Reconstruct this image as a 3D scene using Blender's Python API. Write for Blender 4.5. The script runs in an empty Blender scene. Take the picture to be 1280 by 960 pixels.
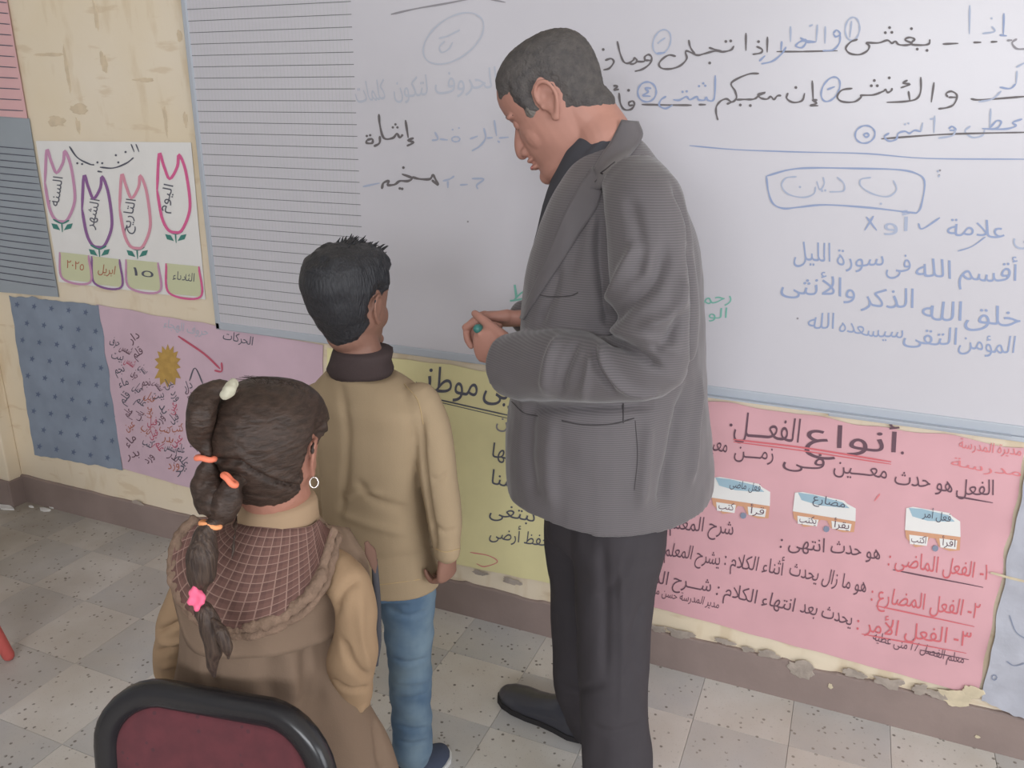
import bpy, bmesh, math, random
import numpy as np
from mathutils import Vector, Matrix, noise
from mathutils.bvhtree import BVHTree
random.seed(7)
PI = math.pi
# ------------------------------------------------------------------ camera
F, PITCH, YAW, ROLL, DIST, EYE = 1013.25, 0.31925, 0.39328, 0.010549, 2.0917, 1.58
cy, sy = math.cos(YAW), math.sin(YAW)
FW = Vector((-sy*math.cos(PITCH), cy*math.cos(PITCH), -math.sin(PITCH)))
R0 = Vector((cy, sy, 0)); U0 = R0.cross(FW)
RT = R0*math.cos(ROLL) + U0*math.sin(ROLL)
UP = -R0*math.sin(ROLL) + U0*math.cos(ROLL)
CAM = Vector((0, -DIST, EYE))
S = bpy.context.scene
cam = bpy.data.cameras.new('camera'); camo = bpy.data.objects.new('camera', cam)
S.collection.objects.link(camo)
M3 = Matrix((RT, UP, -FW)).transposed()
camo.matrix_world = Matrix.Translation(CAM) @ M3.to_4x4()
cam.sensor_width = 36; cam.lens = F*36/1280; cam.clip_start = .02
S.camera = camo
# ------------------------------------------------------------------ light
w = bpy.data.worlds.new('world'); S.world = w; w.use_nodes = True
bg = w.node_tree.nodes['Background']; bg.inputs[0].default_value = (.92, .96, 1.0, 1); bg.inputs[1].default_value = .6
def area(name, loc, target, sx, sy_, power, col):
    l = bpy.data.lights.new(name, 'AREA'); l.shape = 'RECTANGLE'; l.size = sx; l.size_y = sy_
    l.energy = power; l.color = col
    o = bpy.data.objects.new(name, l); S.collection.objects.link(o); o.location = loc
    o.rotation_euler = (Vector(target)-Vector(loc)).to_track_quat('-Z', 'Y').to_euler(); return o
area('window_light_right', (2.7, -2.0, 1.5), (-.9, -.9, .8), 2.4, 1.5, 62, (.93, .96, 1))
area('window_light_behind', (.5, -5.1, 2.1), (-2.0, 0, 2.1), 2.4, 1.0, 92, (.95, .97, 1))
S.view_settings.view_transform = 'Standard'; S.view_settings.look = 'None'
S.view_settings.exposure = 0.05; S.view_settings.gamma = 1; S.view_settings.use_curve_mapping = False

# ------------------------------------------------------------------ pixel helpers (photograph 1280x960)
def ray(px, py): return FW + RT*((px-640)/F) - UP*((py-480)/F)
def P(px, py, Y=0.0):
    d = ray(px, py); return CAM + d*((Y+DIST)/d.y)
def PZ(px, py, z):
    d = ray(px, py); return CAM + d*((z-EYE)/d.z)
def MP(p, rpx): return rpx*(Vector(p)-CAM).dot(FW)/F        # pixel length at point p -> metres
# ------------------------------------------------------------------ materials
def lin(v):
    v /= 255.0; return v/12.92 if v <= .04045 else ((v+.055)/1.055)**2.4
K = 1.16
def C(r, g, b, k=None):
    k = K if k is None else k
    v = [lin(x)*k for x in (r, g, b)]; m = .3*v[0]+.6*v[1]+.1*v[2]
    v = [x*.88+m*.12 for x in v]; q = min(1, .86/max(v)); return tuple(x*q for x in v) + (1,)
def nodes(name):
    m = bpy.data.materials.new(name); m.use_nodes = True; nt = m.node_tree
    return m, nt, nt.nodes['Principled BSDF']
def mat(name, col, rough=.8, var=0, vscale=8, col2=None, bump=0, bscale=60, spec=.3, metal=0, sheen=0):
    m, nt, b = nodes(name)
    b.inputs['Base Color'].default_value = col; b.inputs['Roughness'].default_value = rough
    b.inputs['Specular IOR Level'].default_value = spec; b.inputs['Metallic'].default_value = metal
    if sheen: b.inputs['Sheen Weight'].default_value = sheen
    tc = nt.nodes.new('ShaderNodeNewGeometry')
    if var or col2:
        n = nt.nodes.new('ShaderNodeTexNoise'); n.inputs['Scale'].default_value = vscale; n.inputs['Detail'].default_value = 5
        nt.links.new(tc.outputs['Position'], n.inputs['Vector'])
        r = nt.nodes.new('ShaderNodeValToRGB')
        c2 = col2 if col2 else tuple(x*(1-var) for x in col[:3])+(1,)
        r.color_ramp.elements[0].position = .38; r.color_ramp.elements[0].color = c2
        r.color_ramp.elements[1].position = .62; r.color_ramp.elements[1].color = col
        nt.links.new(n.outputs[0], r.inputs[0]); nt.links.new(r.outputs[0], b.inputs['Base Color'])
    if bump:
        n2 = nt.nodes.new('ShaderNodeTexNoise'); n2.inputs['Scale'].default_value = bscale; n2.inputs['Detail'].default_value = 4
        nt.links.new(tc.outputs['Position'], n2.inputs['Vector'])
        bm_ = nt.nodes.new('ShaderNodeBump'); bm_.inputs['Strength'].default_value = bump; bm_.inputs['Distance'].default_value = .004
        nt.links.new(n2.outputs[0], bm_.inputs['Height']); nt.links.new(bm_.outputs[0], b.inputs['Normal'])
    return m
def math_node(nt, op, a, b=None):
    n = nt.nodes.new('ShaderNodeMath'); n.operation = op
    for i, v in enumerate((a, b)):
        if v is None: continue
        if isinstance(v, (int, float)): n.inputs[i].default_value = v
        else: nt.links.new(v, n.inputs[i])
    return n.outputs[0]
def mixc(nt, fac, a, b):
    n = nt.nodes.new('ShaderNodeMix'); n.data_type = 'RGBA'
    if isinstance(fac, (int, float)): n.inputs[0].default_value = fac
    else: nt.links.new(fac, n.inputs[0])
    for i, v in ((6, a), (7, b)):
        if isinstance(v, tuple): n.inputs[i].default_value = v
        else: nt.links.new(v, n.inputs[i])
    return n.outputs[2]
def noise_fac(nt, scale, lo, hi, vec=None, detail=4, kind='noise'):
    if kind == 'noise':
        n = nt.nodes.new('ShaderNodeTexNoise'); n.inputs['Detail'].default_value = detail
    else:
        n = nt.nodes.new('ShaderNodeTexVoronoi')
    n.inputs['Scale'].default_value = scale
    if vec is None:
        vec = nt.nodes.new('ShaderNodeNewGeometry').outputs['Position']
    nt.links.new(vec, n.inputs['Vector'])
    mr = nt.nodes.new('ShaderNodeMapRange'); mr.inputs[1].default_value = lo; mr.inputs[2].default_value = hi
    nt.links.new(n.outputs[0], mr.inputs[0]); return mr.outputs[0]
def terrazzo(name, base, base2):
    m, nt, b = nodes(name); b.inputs['Roughness'].default_value = .5; b.inputs['Specular IOR Level'].default_value = .35
    c = mixc(nt, noise_fac(nt, 9, .35, .65), base, base2)
    c = mixc(nt, noise_fac(nt, 75, .30, .36), c, C(172, 160, 150, 1.1)) if False else c
    # dark chips: voronoi cells, thinned out by a coarse noise
    d = noise_fac(nt, 48, .17, .24, kind='v'); gate = noise_fac(nt, 33, .47, .52)
    inv = math_node(nt, 'SUBTRACT', 1, d); f = math_node(nt, 'MULTIPLY', inv, gate)
    c = mixc(nt, math_node(nt, 'MULTIPLY', f, .85), c, C(92, 86, 80))
    d2 = noise_fac(nt, 130, .10, .22, kind='v'); inv2 = math_node(nt, 'SUBTRACT', 1, d2)
    c = mixc(nt, math_node(nt, 'MULTIPLY', inv2, .35), c, C(150, 140, 128))
    d3 = noise_fac(nt, 1.6, .42, .62)
    c = mixc(nt, math_node(nt, 'MULTIPLY', d3, .4), c, C(172, 160, 142))
    # brown dust plus the left corner's shade, painted into the tile colour
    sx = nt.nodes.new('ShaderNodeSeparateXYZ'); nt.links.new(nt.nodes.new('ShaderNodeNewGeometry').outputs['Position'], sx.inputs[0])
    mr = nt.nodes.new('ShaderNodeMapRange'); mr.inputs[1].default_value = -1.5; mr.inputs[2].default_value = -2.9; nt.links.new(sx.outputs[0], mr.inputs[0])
    dirt_shade = math_node(nt, 'MULTIPLY', mr.outputs[0], noise_fac(nt, 2.4, .25, .6))
    c = mixc(nt, math_node(nt, 'MULTIPLY', dirt_shade, .7), c, C(128, 114, 96))
    nt.links.new(c, b.inputs['Base Color']); return m
def cream_wall():
    m, nt, b = nodes('cream_painted_plaster'); b.inputs['Roughness'].default_value = .75
    c = mixc(nt, noise_fac(nt, 2.2, .35, .65), C(220, 203, 174), C(222, 208, 186))
    mp = nt.nodes.new('ShaderNodeMapping'); mp.inputs['Scale'].default_value = (14, 14, 4)
    nt.links.new(nt.nodes.new('ShaderNodeNewGeometry').outputs['Position'], mp.inputs[0])
    c = mixc(nt, math_node(nt, 'MULTIPLY', noise_fac(nt, 1, .56, .66, mp.outputs[0]), .55), c, C(206, 184, 150))
    mp2 = nt.nodes.new('ShaderNodeMapping'); mp2.inputs['Scale'].default_value = (5, 5, 20)
    nt.links.new(nt.nodes.new('ShaderNodeNewGeometry').outputs['Position'], mp2.inputs[0])
    c = mixc(nt, math_node(nt, 'MULTIPLY', noise_fac(nt, 1, .60, .66, mp2.outputs[0]), .5), c, C(202, 178, 144))
    nt.links.new(c, b.inputs['Base Color'])
    bp = nt.nodes.new('ShaderNodeBump'); bp.inputs['Strength'].default_value = .25; bp.inputs['Distance'].default_value = .01
    nt.links.new(noise_fac(nt, 12, 0, 1), bp.inputs['Height']); nt.links.new(bp.outputs[0], b.inputs['Normal'])
    return m
def uv_checks(name, base, base2, line, nu, nv, wl=.10):
    m, nt, b = nodes(name); b.inputs['Roughness'].default_value = .9
    uv = nt.nodes.new('ShaderNodeUVMap'); sp = nt.nodes.new('ShaderNodeSeparateXYZ'); nt.links.new(uv.outputs[0], sp.inputs[0])
    def stripes(o, n, wd):
        f = math_node(nt, 'FRACT', math_node(nt, 'MULTIPLY', o, n)); return math_node(nt, 'LESS_THAN', f, wd)
    a, c = stripes(sp.outputs[0], nu, wl), stripes(sp.outputs[1], nv, wl)
    a2, c2 = stripes(sp.outputs[0], nu, .5), stripes(sp.outputs[1], nv, .5)
    col = mixc(nt, math_node(nt, 'MULTIPLY', math_node(nt, 'ADD', a2, c2), .5), base, base2)
    col = mixc(nt, math_node(nt, 'MULTIPLY', math_node(nt, 'MAXIMUM', a, c), .8), col, line)
    nt.links.new(col, b.inputs['Base Color']); return m
def jacket_mat():
    m, nt, b = nodes('grey_jacket_cloth'); b.inputs['Roughness'].default_value = .7; b.inputs['Sheen Weight'].default_value = .25
    b.inputs['Specular IOR Level'].default_value = .25
    sp = nt.nodes.new('ShaderNodeSeparateXYZ'); nt.links.new(nt.nodes.new('ShaderNodeNewGeometry').outputs['Position'], sp.inputs[0])
    s = math_node(nt, 'SINE', math_node(nt, 'MULTIPLY', sp.outputs[2], 2*PI/.0043))
    s = math_node(nt, 'MULTIPLY', math_node(nt, 'GREATER_THAN', s, .1), .18)
    c = mixc(nt, s, C(88, 83, 86), C(140, 134, 136))
    nt.links.new(c, b.inputs['Base Color']); return m
MT = {}
def M(k): return MT[k]
MT['wall'] = cream_wall()
MT['paint'] = mat('pale_grey_wall_paint', C(190, 190, 190), .85)
MT['ceil'] = mat('white_ceiling_paint', C(205, 203, 198), .9)
MT['base'] = mat('brown_baseboard_paint', C(143, 125, 119), .7, .12, 5, bump=.3, bscale=40)
MT['plaster'] = mat('bare_plaster', C(166, 153, 142), .9, .2, 40, bump=.5, bscale=90)
MT['creamchip'] = mat('cream_paint_chip', C(205, 190, 160), .8, .15, 30)
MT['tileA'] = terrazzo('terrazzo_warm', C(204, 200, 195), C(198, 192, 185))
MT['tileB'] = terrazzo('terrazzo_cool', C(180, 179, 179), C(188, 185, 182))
MT['grout'] = mat('floor_grout', C(178, 170, 160), .9)
MT['board'] = mat('whiteboard_enamel', C(193, 190, 197), .30, .03, 1.5, spec=.4)
MT['frame'] = mat('pale_aluminium_frame', C(168, 174, 184), .45, spec=.5)
MT['grid'] = mat('printed_grid_line', C(186, 188, 188), .5)
MT['rule'] = mat('printed_rule_line', C(120, 121, 123), .5)
MT['ink_black'] = mat('black_marker_ink', C(104, 98, 100), .6)
MT['ink_grey'] = mat('grey_marker_ink', C(140, 136, 142), .6)
MT['ink_blue'] = mat('blue_marker_ink', C(138, 152, 186), .6)
MT['ink_pale'] = mat('pale_blue_marker_ink', C(160, 169, 192), .6)
MT['ink_faint'] = mat('faint_marker_ink', C(175, 179, 192), .6)
MT['ink_green'] = mat('green_marker_ink', C(110, 175, 160), .6)
MT['ink_red'] = mat('red_marker_ink', C(206, 98, 106), .6)
MT['ink_pinkish'] = mat('washed_red_ink', C(215, 120, 125), .6)
MT['ink_dark'] = mat('dark_marker_ink', C(104, 76, 88), .6)
MT['ink_navy'] = mat('navy_marker_ink', C(88, 89, 102), .6)
MT['ink_brown'] = mat('rust_marker_ink', C(175, 100, 70), .6)
MT['ink_crimson'] = mat('crimson_marker_ink', C(190, 80, 105), .6)
MT['pink'] = mat('pink_poster_paper', C(213, 160, 168), .75, .07, 5, spec=.3)
MT['lilac'] = mat('pale_pink_poster_paper', C(205, 175, 190), .7, .1, 4)
MT['yellow'] = mat('yellow_poster_paper', C(224, 214, 156), .35, .07, 5, spec=.5)
MT['greysheet'] = mat('grey_poster_paper', C(150, 158, 166), .7, .05, 5)
MT['topink'] = mat('rose_poster_paper', C(216, 168, 170), .7, .05, 5)
MT['white'] = mat('white_paper', C(222, 220, 218), .6, .03, 9)
MT['bluecloth'] = mat('blue_grey_sheet', C(132, 144, 162), .9, .12, 9)
MT['bluespot'] = mat('dark_blue_star', C(96, 108, 134), .9)
MT['card'] = mat('green_card', C(196, 198, 160), .7)
MT['pl1'] = mat('mauve_pencil', C(196, 140, 175), .7); MT['pl2'] = mat('purple_pencil', C(140, 95, 150), .7)
MT['pl3'] = mat('rose_pencil', C(212, 140, 160), .7); MT['pl4'] = mat('magenta_pencil', C(214, 90, 145), .7)
MT['leafg'] = mat('teal_leaf_pencil', C(60, 130, 120), .7)
MT['sun'] = mat('ochre_sun_paper', C(190, 150, 70), .8, .15, 40)
MT['truckblue'] = mat('pale_blue_print', C(150, 180, 196), .6); MT['orangep'] = mat('orange_print', C(205, 150, 115), .6)
MT['wheel'] = mat('slate_wheel_print', C(128, 136, 158), .6)
MT['tape'] = mat('clear_tape', C(205, 198, 196), .3, spec=.6)
MT['palesheet'] = mat('pale_blue_plastic_sheet', C(172, 174, 186), .4, .15, 9, bump=1.0, bscale=18, spec=.5)
MT['skinA'] = mat('tan_skin', C(176, 124, 108), .55, .10, 14, spec=.35)
MT['skinB'] = mat('brown_skin', C(138, 98, 82), .55, .08, 14, spec=.35)
MT['skinC'] = mat('warm_child_skin', C(160, 108, 90), .55, .08, 14, spec=.35)
MT['hairA'] = mat('cropped_dark_grey_hair', C(76, 72, 72), .8, .0, 60, C(88, 83, 81), bump=.9, bscale=240)
MT['hairG'] = mat('greying_side_hair', C(118, 112, 106), .8, .15, 90, bump=.9, bscale=240)
def hairmat(name, a, b_, sc):
    m, nt, b = nodes(name); b.inputs['Roughness'].default_value = .5; b.inputs['Specular IOR Level'].default_value = .35
    mp = nt.nodes.new('ShaderNodeMapping'); mp.inputs['Scale'].default_value = sc
    nt.links.new(nt.nodes.new('ShaderNodeNewGeometry').outputs['Position'], mp.inputs[0])
    f = noise_fac(nt, 1, .35, .65, mp.outputs[0], 6)
    nt.links.new(mixc(nt, f, a, b_), b.inputs['Base Color'])
    bp = nt.nodes.new('ShaderNodeBump'); bp.inputs['Strength'].default_value = .4; bp.inputs['Distance'].default_value = .003
    nt.links.new(f, bp.inputs['Height']); nt.links.new(bp.outputs[0], b.inputs['Normal']); return m
MT['hairB'] = hairmat('black_child_hair', C(36, 36, 40), C(46, 46, 50), (260, 260, 60))
MT['hairC'] = hairmat('dark_brown_hair', C(46, 34, 28), C(64, 48, 40), (60, 60, 160))
MT['hairT'] = hairmat('brown_ponytail_hair', C(50, 38, 34), C(76, 60, 50), (260, 260, 30))
MT['jacket'] = jacket_mat()
MT['jacket_plain'] = mat('grey_lapel_cloth', C(93, 88, 91), .7, .05, 30, sheen=.2)
MT['seam'] = mat('dark_grey_seam', C(66, 62, 64), .8)
MT['trousers'] = mat('charcoal_trouser_cloth', C(62, 58, 62), .8, .06, 20, spec=.2)
MT['shirt'] = mat('black_shirt_cloth', C(66, 66, 72), .8, spec=.2)
MT['shoe'] = mat('black_shoe_leather', C(58, 58, 66), .28, spec=.6)
MT['sole'] = mat('shoe_sole_rubber', C(46, 44, 46), .7)
MT['khaki'] = mat('khaki_jersey', C(158, 136, 106), .9, .05, 7, bump=.15, bscale=500)
MT['khakidark'] = mat('khaki_cuff_rib', C(172, 146, 104), .9)
MT['collar'] = mat('dark_brown_roll_collar', C(66, 54, 54), .9, bump=.2, bscale=300)
def denim():
    m, nt, b = nodes('washed_blue_denim'); b.inputs['Roughness'].default_value = .85
    c = mixc(nt, noise_fac(nt, 11, .38, .66), C(72, 98, 124), C(104, 126, 142))
    nt.links.new(c, b.inputs['Base Color']); return m
MT['denim'] = denim()
MT['sneaker'] = mat('navy_sneaker_canvas', C(66, 74, 94), .8); MT['whitesole'] = mat('white_sneaker_sole', C(205, 205, 205), .6)
MT['pinafore'] = mat('brown_school_pinafore', C(116, 95, 78), .9, .06, 6, bump=.12, bscale=400)
MT['sleeve'] = mat('tan_school_sleeve', C(146, 118, 88), .9, .05, 6, bump=.12, bscale=400)
MT['blouse'] = mat('tan_blouse_collar', C(150, 124, 96), .9)
MT['ruffle'] = mat('taupe_ruffle_trim', C(124, 100, 83), .95, .2, 60, bump=.8, bscale=160)
MT['plaid'] = uv_checks('brown_checked_lining', C(100, 68, 60), C(84, 56, 50), C(138, 108, 96), 20, 11, .10)
MT['browntab'] = mat('dark_brown_tab', C(100, 72, 60), .9)
MT['orange'] = mat('orange_hair_elastic', C(236, 120, 84), .6); MT['amber'] = mat('amber_hair_elastic', C(232, 150, 90), .6)
MT['hotpink'] = mat('pink_hair_elastic', C(230, 90, 130), .6); MT['clip'] = mat('cream_hair_clip', C(176, 172, 152), .7)
MT['silver'] = mat('silver_earring', C(210, 205, 200), .25, metal=.8)
MT['rim'] = mat('black_plastic_rim', C(36, 35, 38), .25, spec=.45)
def maroon():
    m, nt, b = nodes('maroon_upholstery'); b.inputs['Roughness'].default_value = .85; b.inputs['Sheen Weight'].default_value = .1
    c = mixc(nt, noise_fac(nt, 40, .35, .65), C(92, 36, 44), C(82, 32, 40))
    f = math_node(nt, 'LESS_THAN', noise_fac(nt, 50, 0, 1, kind='v'), .16)
    c = mixc(nt, math_node(nt, 'MULTIPLY', f, .6), c, C(62, 34, 42))
    nt.links.new(c, b.inputs['Base Color']); return m
MT['maroon'] = maroon()
MT['redpl'] = mat('red_painted_leg', C(192, 84, 78), .5)
MT['markerg'] = mat('green_marker_cap', C(48, 118, 112), .4, spec=.5)
MT['eyew'] = mat('eye_white', C(200, 190, 185), .3); MT['brow'] = mat('dark_eyebrow_hair', C(78, 62, 58), .9)
MT['lip'] = mat('lip_skin', C(172, 104, 96), .5)

# ------------------------------------------------------------------ object helpers
def empty(name, loc, label, cat, group=None):
    o = bpy.data.objects.new(name, None); S.collection.objects.link(o); o.location = loc
    o.empty_display_size = .1; o['label'] = label; o['category'] = cat
    if group: o['group'] = group
    return o
def wloc(o):
    v = Vector(o.location)
    while o.parent: o = o.parent; v += Vector(o.location)
    return v
def link(name, me, m, parent=None, kind=None, smooth=True, label=None, cat=None, group=None):
    o = bpy.data.objects.new(name, me); S.collection.objects.link(o)
    if m is not None: me.materials.clear(); me.materials.append(m)
    me.polygons.foreach_set('use_smooth', [smooth]*len(me.polygons))
    if parent:
        o.parent = parent; me.transform(Matrix.Translation(-wloc(parent)))
    if kind: o['kind'] = kind
    if label: o['label'] = label
    if cat: o['category'] = cat
    if group: o['group'] = group
    return o
def bmesh_to(bm, name='m'):
    bmesh.ops.recalc_face_normals(bm, faces=bm.faces)
    me = bpy.data.meshes.new(name); bm.to_mesh(me); bm.free(); return me
def mesh(vs, fs, name='m'):
    me = bpy.data.meshes.new(name); me.from_pydata([tuple(v) for v in vs], [], fs); me.update(); return me
def catmull(pts, n):
    pts = [Vector(p) if len(p) == 3 else Vector((p[0], p[1], 0)) for p in pts]
    q = [pts[0]*2-pts[1]] + pts + [pts[-1]*2-pts[-2]]; out = []
    for i in range(1, len(q)-2):
        a, b, c, d = q[i-1:i+3]
        for k in range(n):
            t = k/n
            out.append(.5*((2*b)+(c-a)*t+(2*a-5*b+4*c-d)*t*t+(3*b-a-3*c+d)*t**3))
    out.append(pts[-1]); return out
def lerp_list(vals, n):
    out = []
    for i in range(len(vals)-1):
        for k in range(n):
            t = k/n; t = t*t*(3-2*t); out.append(vals[i]*(1-t)+vals[i+1]*t)
    out.append(vals[-1]); return out
def loft(bm, rings, cap=True, closed=True, uv=False):
    vr = [[bm.verts.new(p) for p in r] for r in rings]; n = len(rings[0])
    ul = bm.loops.layers.uv.verify() if uv else None
    for i in range(len(vr)-1):
        for j in range(n if closed else n-1):
            k = (j+1) % n
            f = bm.faces.new((vr[i][j], vr[i][k], vr[i+1][k], vr[i+1][j]))
            if uv:
                for l, (a, b) in zip(f.loops, ((j, i), (j+1, i), (j+1, i+1), (j, i+1))):
                    l[ul].uv = (a/(n if closed else n-1), b/(len(rings)-1))
    if cap:
        bm.faces.new(list(reversed(vr[0]))); bm.faces.new(vr[-1])
    return vr
def tube(bm, pts, rad, n=14, sub=3, side=None, round_ends=True):
    """pts control points; rad scalars or (ra, rb): ra along 'side', rb across"""
    P_ = catmull(pts, sub) if sub > 1 else [Vector(p) for p in pts]
    ra = [r if not isinstance(r, tuple) else r[0] for r in rad]; rb = [r if not isinstance(r, tuple) else r[1] for r in rad]
    if sub > 1: ra, rb = lerp_list(ra, sub), lerp_list(rb, sub)
    rings = []; L = len(P_); prev = Vector(side) if side is not None else None
    for i in range(L):
        t = (P_[min(i+1, L-1)]-P_[max(i-1, 0)]).normalized()
        if prev is None: prev = t.orthogonal()
        s = (prev-t*prev.dot(t)).normalized(); u = t.cross(s)
        if side is None: prev = s
        def ring(c, k): return [c+s*(math.cos(2*PI*j/n)*ra[i]*k)+u*(math.sin(2*PI*j/n)*rb[i]*k) for j in range(n)]
        if i == 0 and round_ends:
            m_ = min(ra[0], rb[0])
            for a in (80, 60, 35): rings.append(ring(P_[0]-t*(m_*math.sin(math.radians(a))), math.cos(math.radians(a))))
        rings.append(ring(P_[i], 1))
        if i == L-1 and round_ends:
            m_ = min(ra[-1], rb[-1])
            for a in (35, 60, 80): rings.append(ring(P_[-1]+t*(m_*math.sin(math.radians(a))), math.cos(math.radians(a))))
    return loft(bm, rings)
def ball(bm, c, r, rot=None, seg=16):
    if not isinstance(r, (tuple, list, Vector)): r = (r, r, r)
    m = Matrix.Translation(c) @ (rot.to_4x4() if rot is not None else Matrix()) @ Matrix.Diagonal((*r, 1))
    bmesh.ops.create_uvsphere(bm, u_segments=seg, v_segments=max(8, seg//2+2), radius=1, matrix=m)
def box(bm, c, d, rot=None, bev=0):
    m = Matrix.Translation(c) @ (rot.to_4x4() if rot is not None else Matrix()) @ Matrix.Diagonal((*d, 1))
    r = bmesh.ops.create_cube(bm, size=1, matrix=m)
    if bev:
        es = list({e for v in r['verts'] for e in v.link_edges})
        bmesh.ops.bevel(bm, geom=es, offset=bev, segments=2, affect='EDGES', profile=.5)
def remesh(bm, voxel, it=4, fac=.5):
    me = bmesh_to(bm); o = bpy.data.objects.new('tmp', me); S.collection.objects.link(o)
    r = o.modifiers.new('r', 'REMESH'); r.mode = 'VOXEL'; r.voxel_size = voxel
    if it:
        s = o.modifiers.new('s', 'SMOOTH'); s.factor = fac; s.iterations = it
    dg = bpy.context.evaluated_depsgraph_get()
    out = bpy.data.meshes.new_from_object(o.evaluated_get(dg)); bpy.data.objects.remove(o); bpy.data.meshes.remove(me)
    return out
def getv(me):
    a = np.empty(len(me.vertices)*3, np.float32); me.vertices.foreach_get('co', a); return a.reshape(-1, 3).astype(np.float64)
def setv(me, a): me.vertices.foreach_set('co', a.astype(np.float32).ravel()); me.update()
def getn(me):
    a = np.empty(len(me.vertices)*3, np.float32); me.vertex_normals.foreach_get('vector', a); return a.reshape(-1, 3).astype(np.float64)
def bvh(me): return BVHTree.FromPolygons([v.co for v in me.vertices], [p.vertices for p in me.polygons])
def hit(tree, px, py, off=0):
    d = ray(px, py).normalized(); h = tree.ray_cast(CAM, d)
    if h[0] is None: return None
    n = h[1] if h[1].dot(d) < 0 else -h[1]
    return h[0]+n*off
def trace(tree, pts, off=0, n=4):
    out = [hit(tree, p.x, p.y, off) for p in catmull([(a, b) for a, b in pts], n)]
    return [p for p in out if p is not None]
def crease(me, polys):
    """polys: (list of 3D points, width, depth[-=valley])"""
    v = getv(me); n = getn(me); disp = np.zeros(len(v))
    for pts, wd, dp in polys:
        if len(pts) < 2: continue
        pa = np.array([tuple(p) for p in pts]); lo, hi = pa.min(0)-wd*3, pa.max(0)+wd*3
        idx = np.where(((v > lo) & (v < hi)).all(1))[0]
        if len(idx) == 0: continue
        q = v[idx]; best = np.full(len(q), 1e9); tt = np.zeros(len(q)); N = len(pa)-1
        for i in range(N):
            a, b = pa[i], pa[i+1]; ab = b-a; t = np.clip(((q-a)@ab)/max(1e-9, ab@ab), 0, 1)
            d = np.linalg.norm(q-(a+t[:, None]*ab), axis=1); m = d < best; best[m] = d[m]; tt[m] = (i+t[m])/N
        disp[idx] += dp*np.exp(-(best/wd)**2)*np.clip(np.minimum(tt, 1-tt)*5+.15, 0, 1)
    setv(me, v+n*disp[:, None])
def rumple(me, amp, sc, seed=0, stretch=(1, 1, 1)):
    v = getv(me); n = getn(me); o = Vector((seed*7.3, seed*3.1, 0))
    d = np.array([noise.noise(Vector((p[0]*sc*stretch[0], p[1]*sc*stretch[1], p[2]*sc*stretch[2]))+o) for p in v])
    setv(me, v+n*(d*amp)[:, None])
def seam(name, tree, pts, r, m, parent, off=.0005, label=None):
    q = trace(tree, pts, off)
    if len(q) < 3: return None
    bm = bmesh.new(); tube(bm, q, [r]*len(q), n=6, sub=1); return link(name, bmesh_to(bm), m, parent, label=label)

# ------------------------------------------------------------------ writing: text set in presentation forms, and pen strokes
AR = {'ا': (0xFE8D, 2), 'أ': (0xFE83, 2), 'إ': (0xFE87, 2), 'ب': (0xFE8F, 4), 'ة': (0xFE93, 2), 'ت': (0xFE95, 4), 'ث': (0xFE99, 4),
      'ج': (0xFE9D, 4), 'ح': (0xFEA1, 4), 'خ': (0xFEA5, 4), 'د': (0xFEA9, 2), 'ذ': (0xFEAB, 2), 'ر': (0xFEAD, 2), 'ز': (0xFEAF, 2),
      'س': (0xFEB1, 4), 'ش': (0xFEB5, 4), 'ص': (0xFEB9, 4), 'ض': (0xFEBD, 4), 'ط': (0xFEC1, 4), 'ظ': (0xFEC5, 4), 'ع': (0xFEC9, 4),
      'غ': (0xFECD, 4), 'ف': (0xFED1, 4), 'ق': (0xFED5, 4), 'ك': (0xFED9, 4), 'ل': (0xFEDD, 4), 'م': (0xFEE1, 4), 'ن': (0xFEE5, 4),
      'ه': (0xFEE9, 4), 'و': (0xFEED, 2), 'ى': (0xFEEF, 2), 'ي': (0xFEF1, 4), 'ئ': (0xFE89, 4), 'ؤ': (0xFE85, 2), 'ء': (0xFE80, 1),
      'ﻻ': (0xFEFB, 2), 'ﻷ': (0xFEF7, 2), 'ـ': (0x0640, 0)}
def shape(s):
    s = s.replace('لا', 'ﻻ').replace('لأ', 'ﻷ'); out = []
    for i, ch in enumerate(s):
        if ch not in AR: out.append(ch); continue
        base, n = AR[ch]
        pv = i > 0 and s[i-1] in AR and AR[s[i-1]][1] in (4, 0)
        nx = i+1 < len(s) and s[i+1] in AR and AR[s[i+1]][1] != 1
        if ch == 'ـ': out.append('ـ'); continue
        if n == 1: out.append(chr(base)); continue
        if n == 2: out.append(chr(base+(1 if pv else 0))); continue
        out.append(chr(base+(3 if pv and nx else 1 if pv else 2 if nx else 0)))
    out.reverse(); D_ = '٠١٢٣٤٥٦٧٨٩'; i = 0
    while i < len(out):                                   # digit runs read left to right
        j = i
        while j < len(out) and out[j] in D_: j += 1
        if j > i: out[i:j] = reversed(out[i:j])
        i = max(j, i+1)
    return ''.join(out)
from mathutils.geometry import delaunay_2d_cdt
GL = {}
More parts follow.
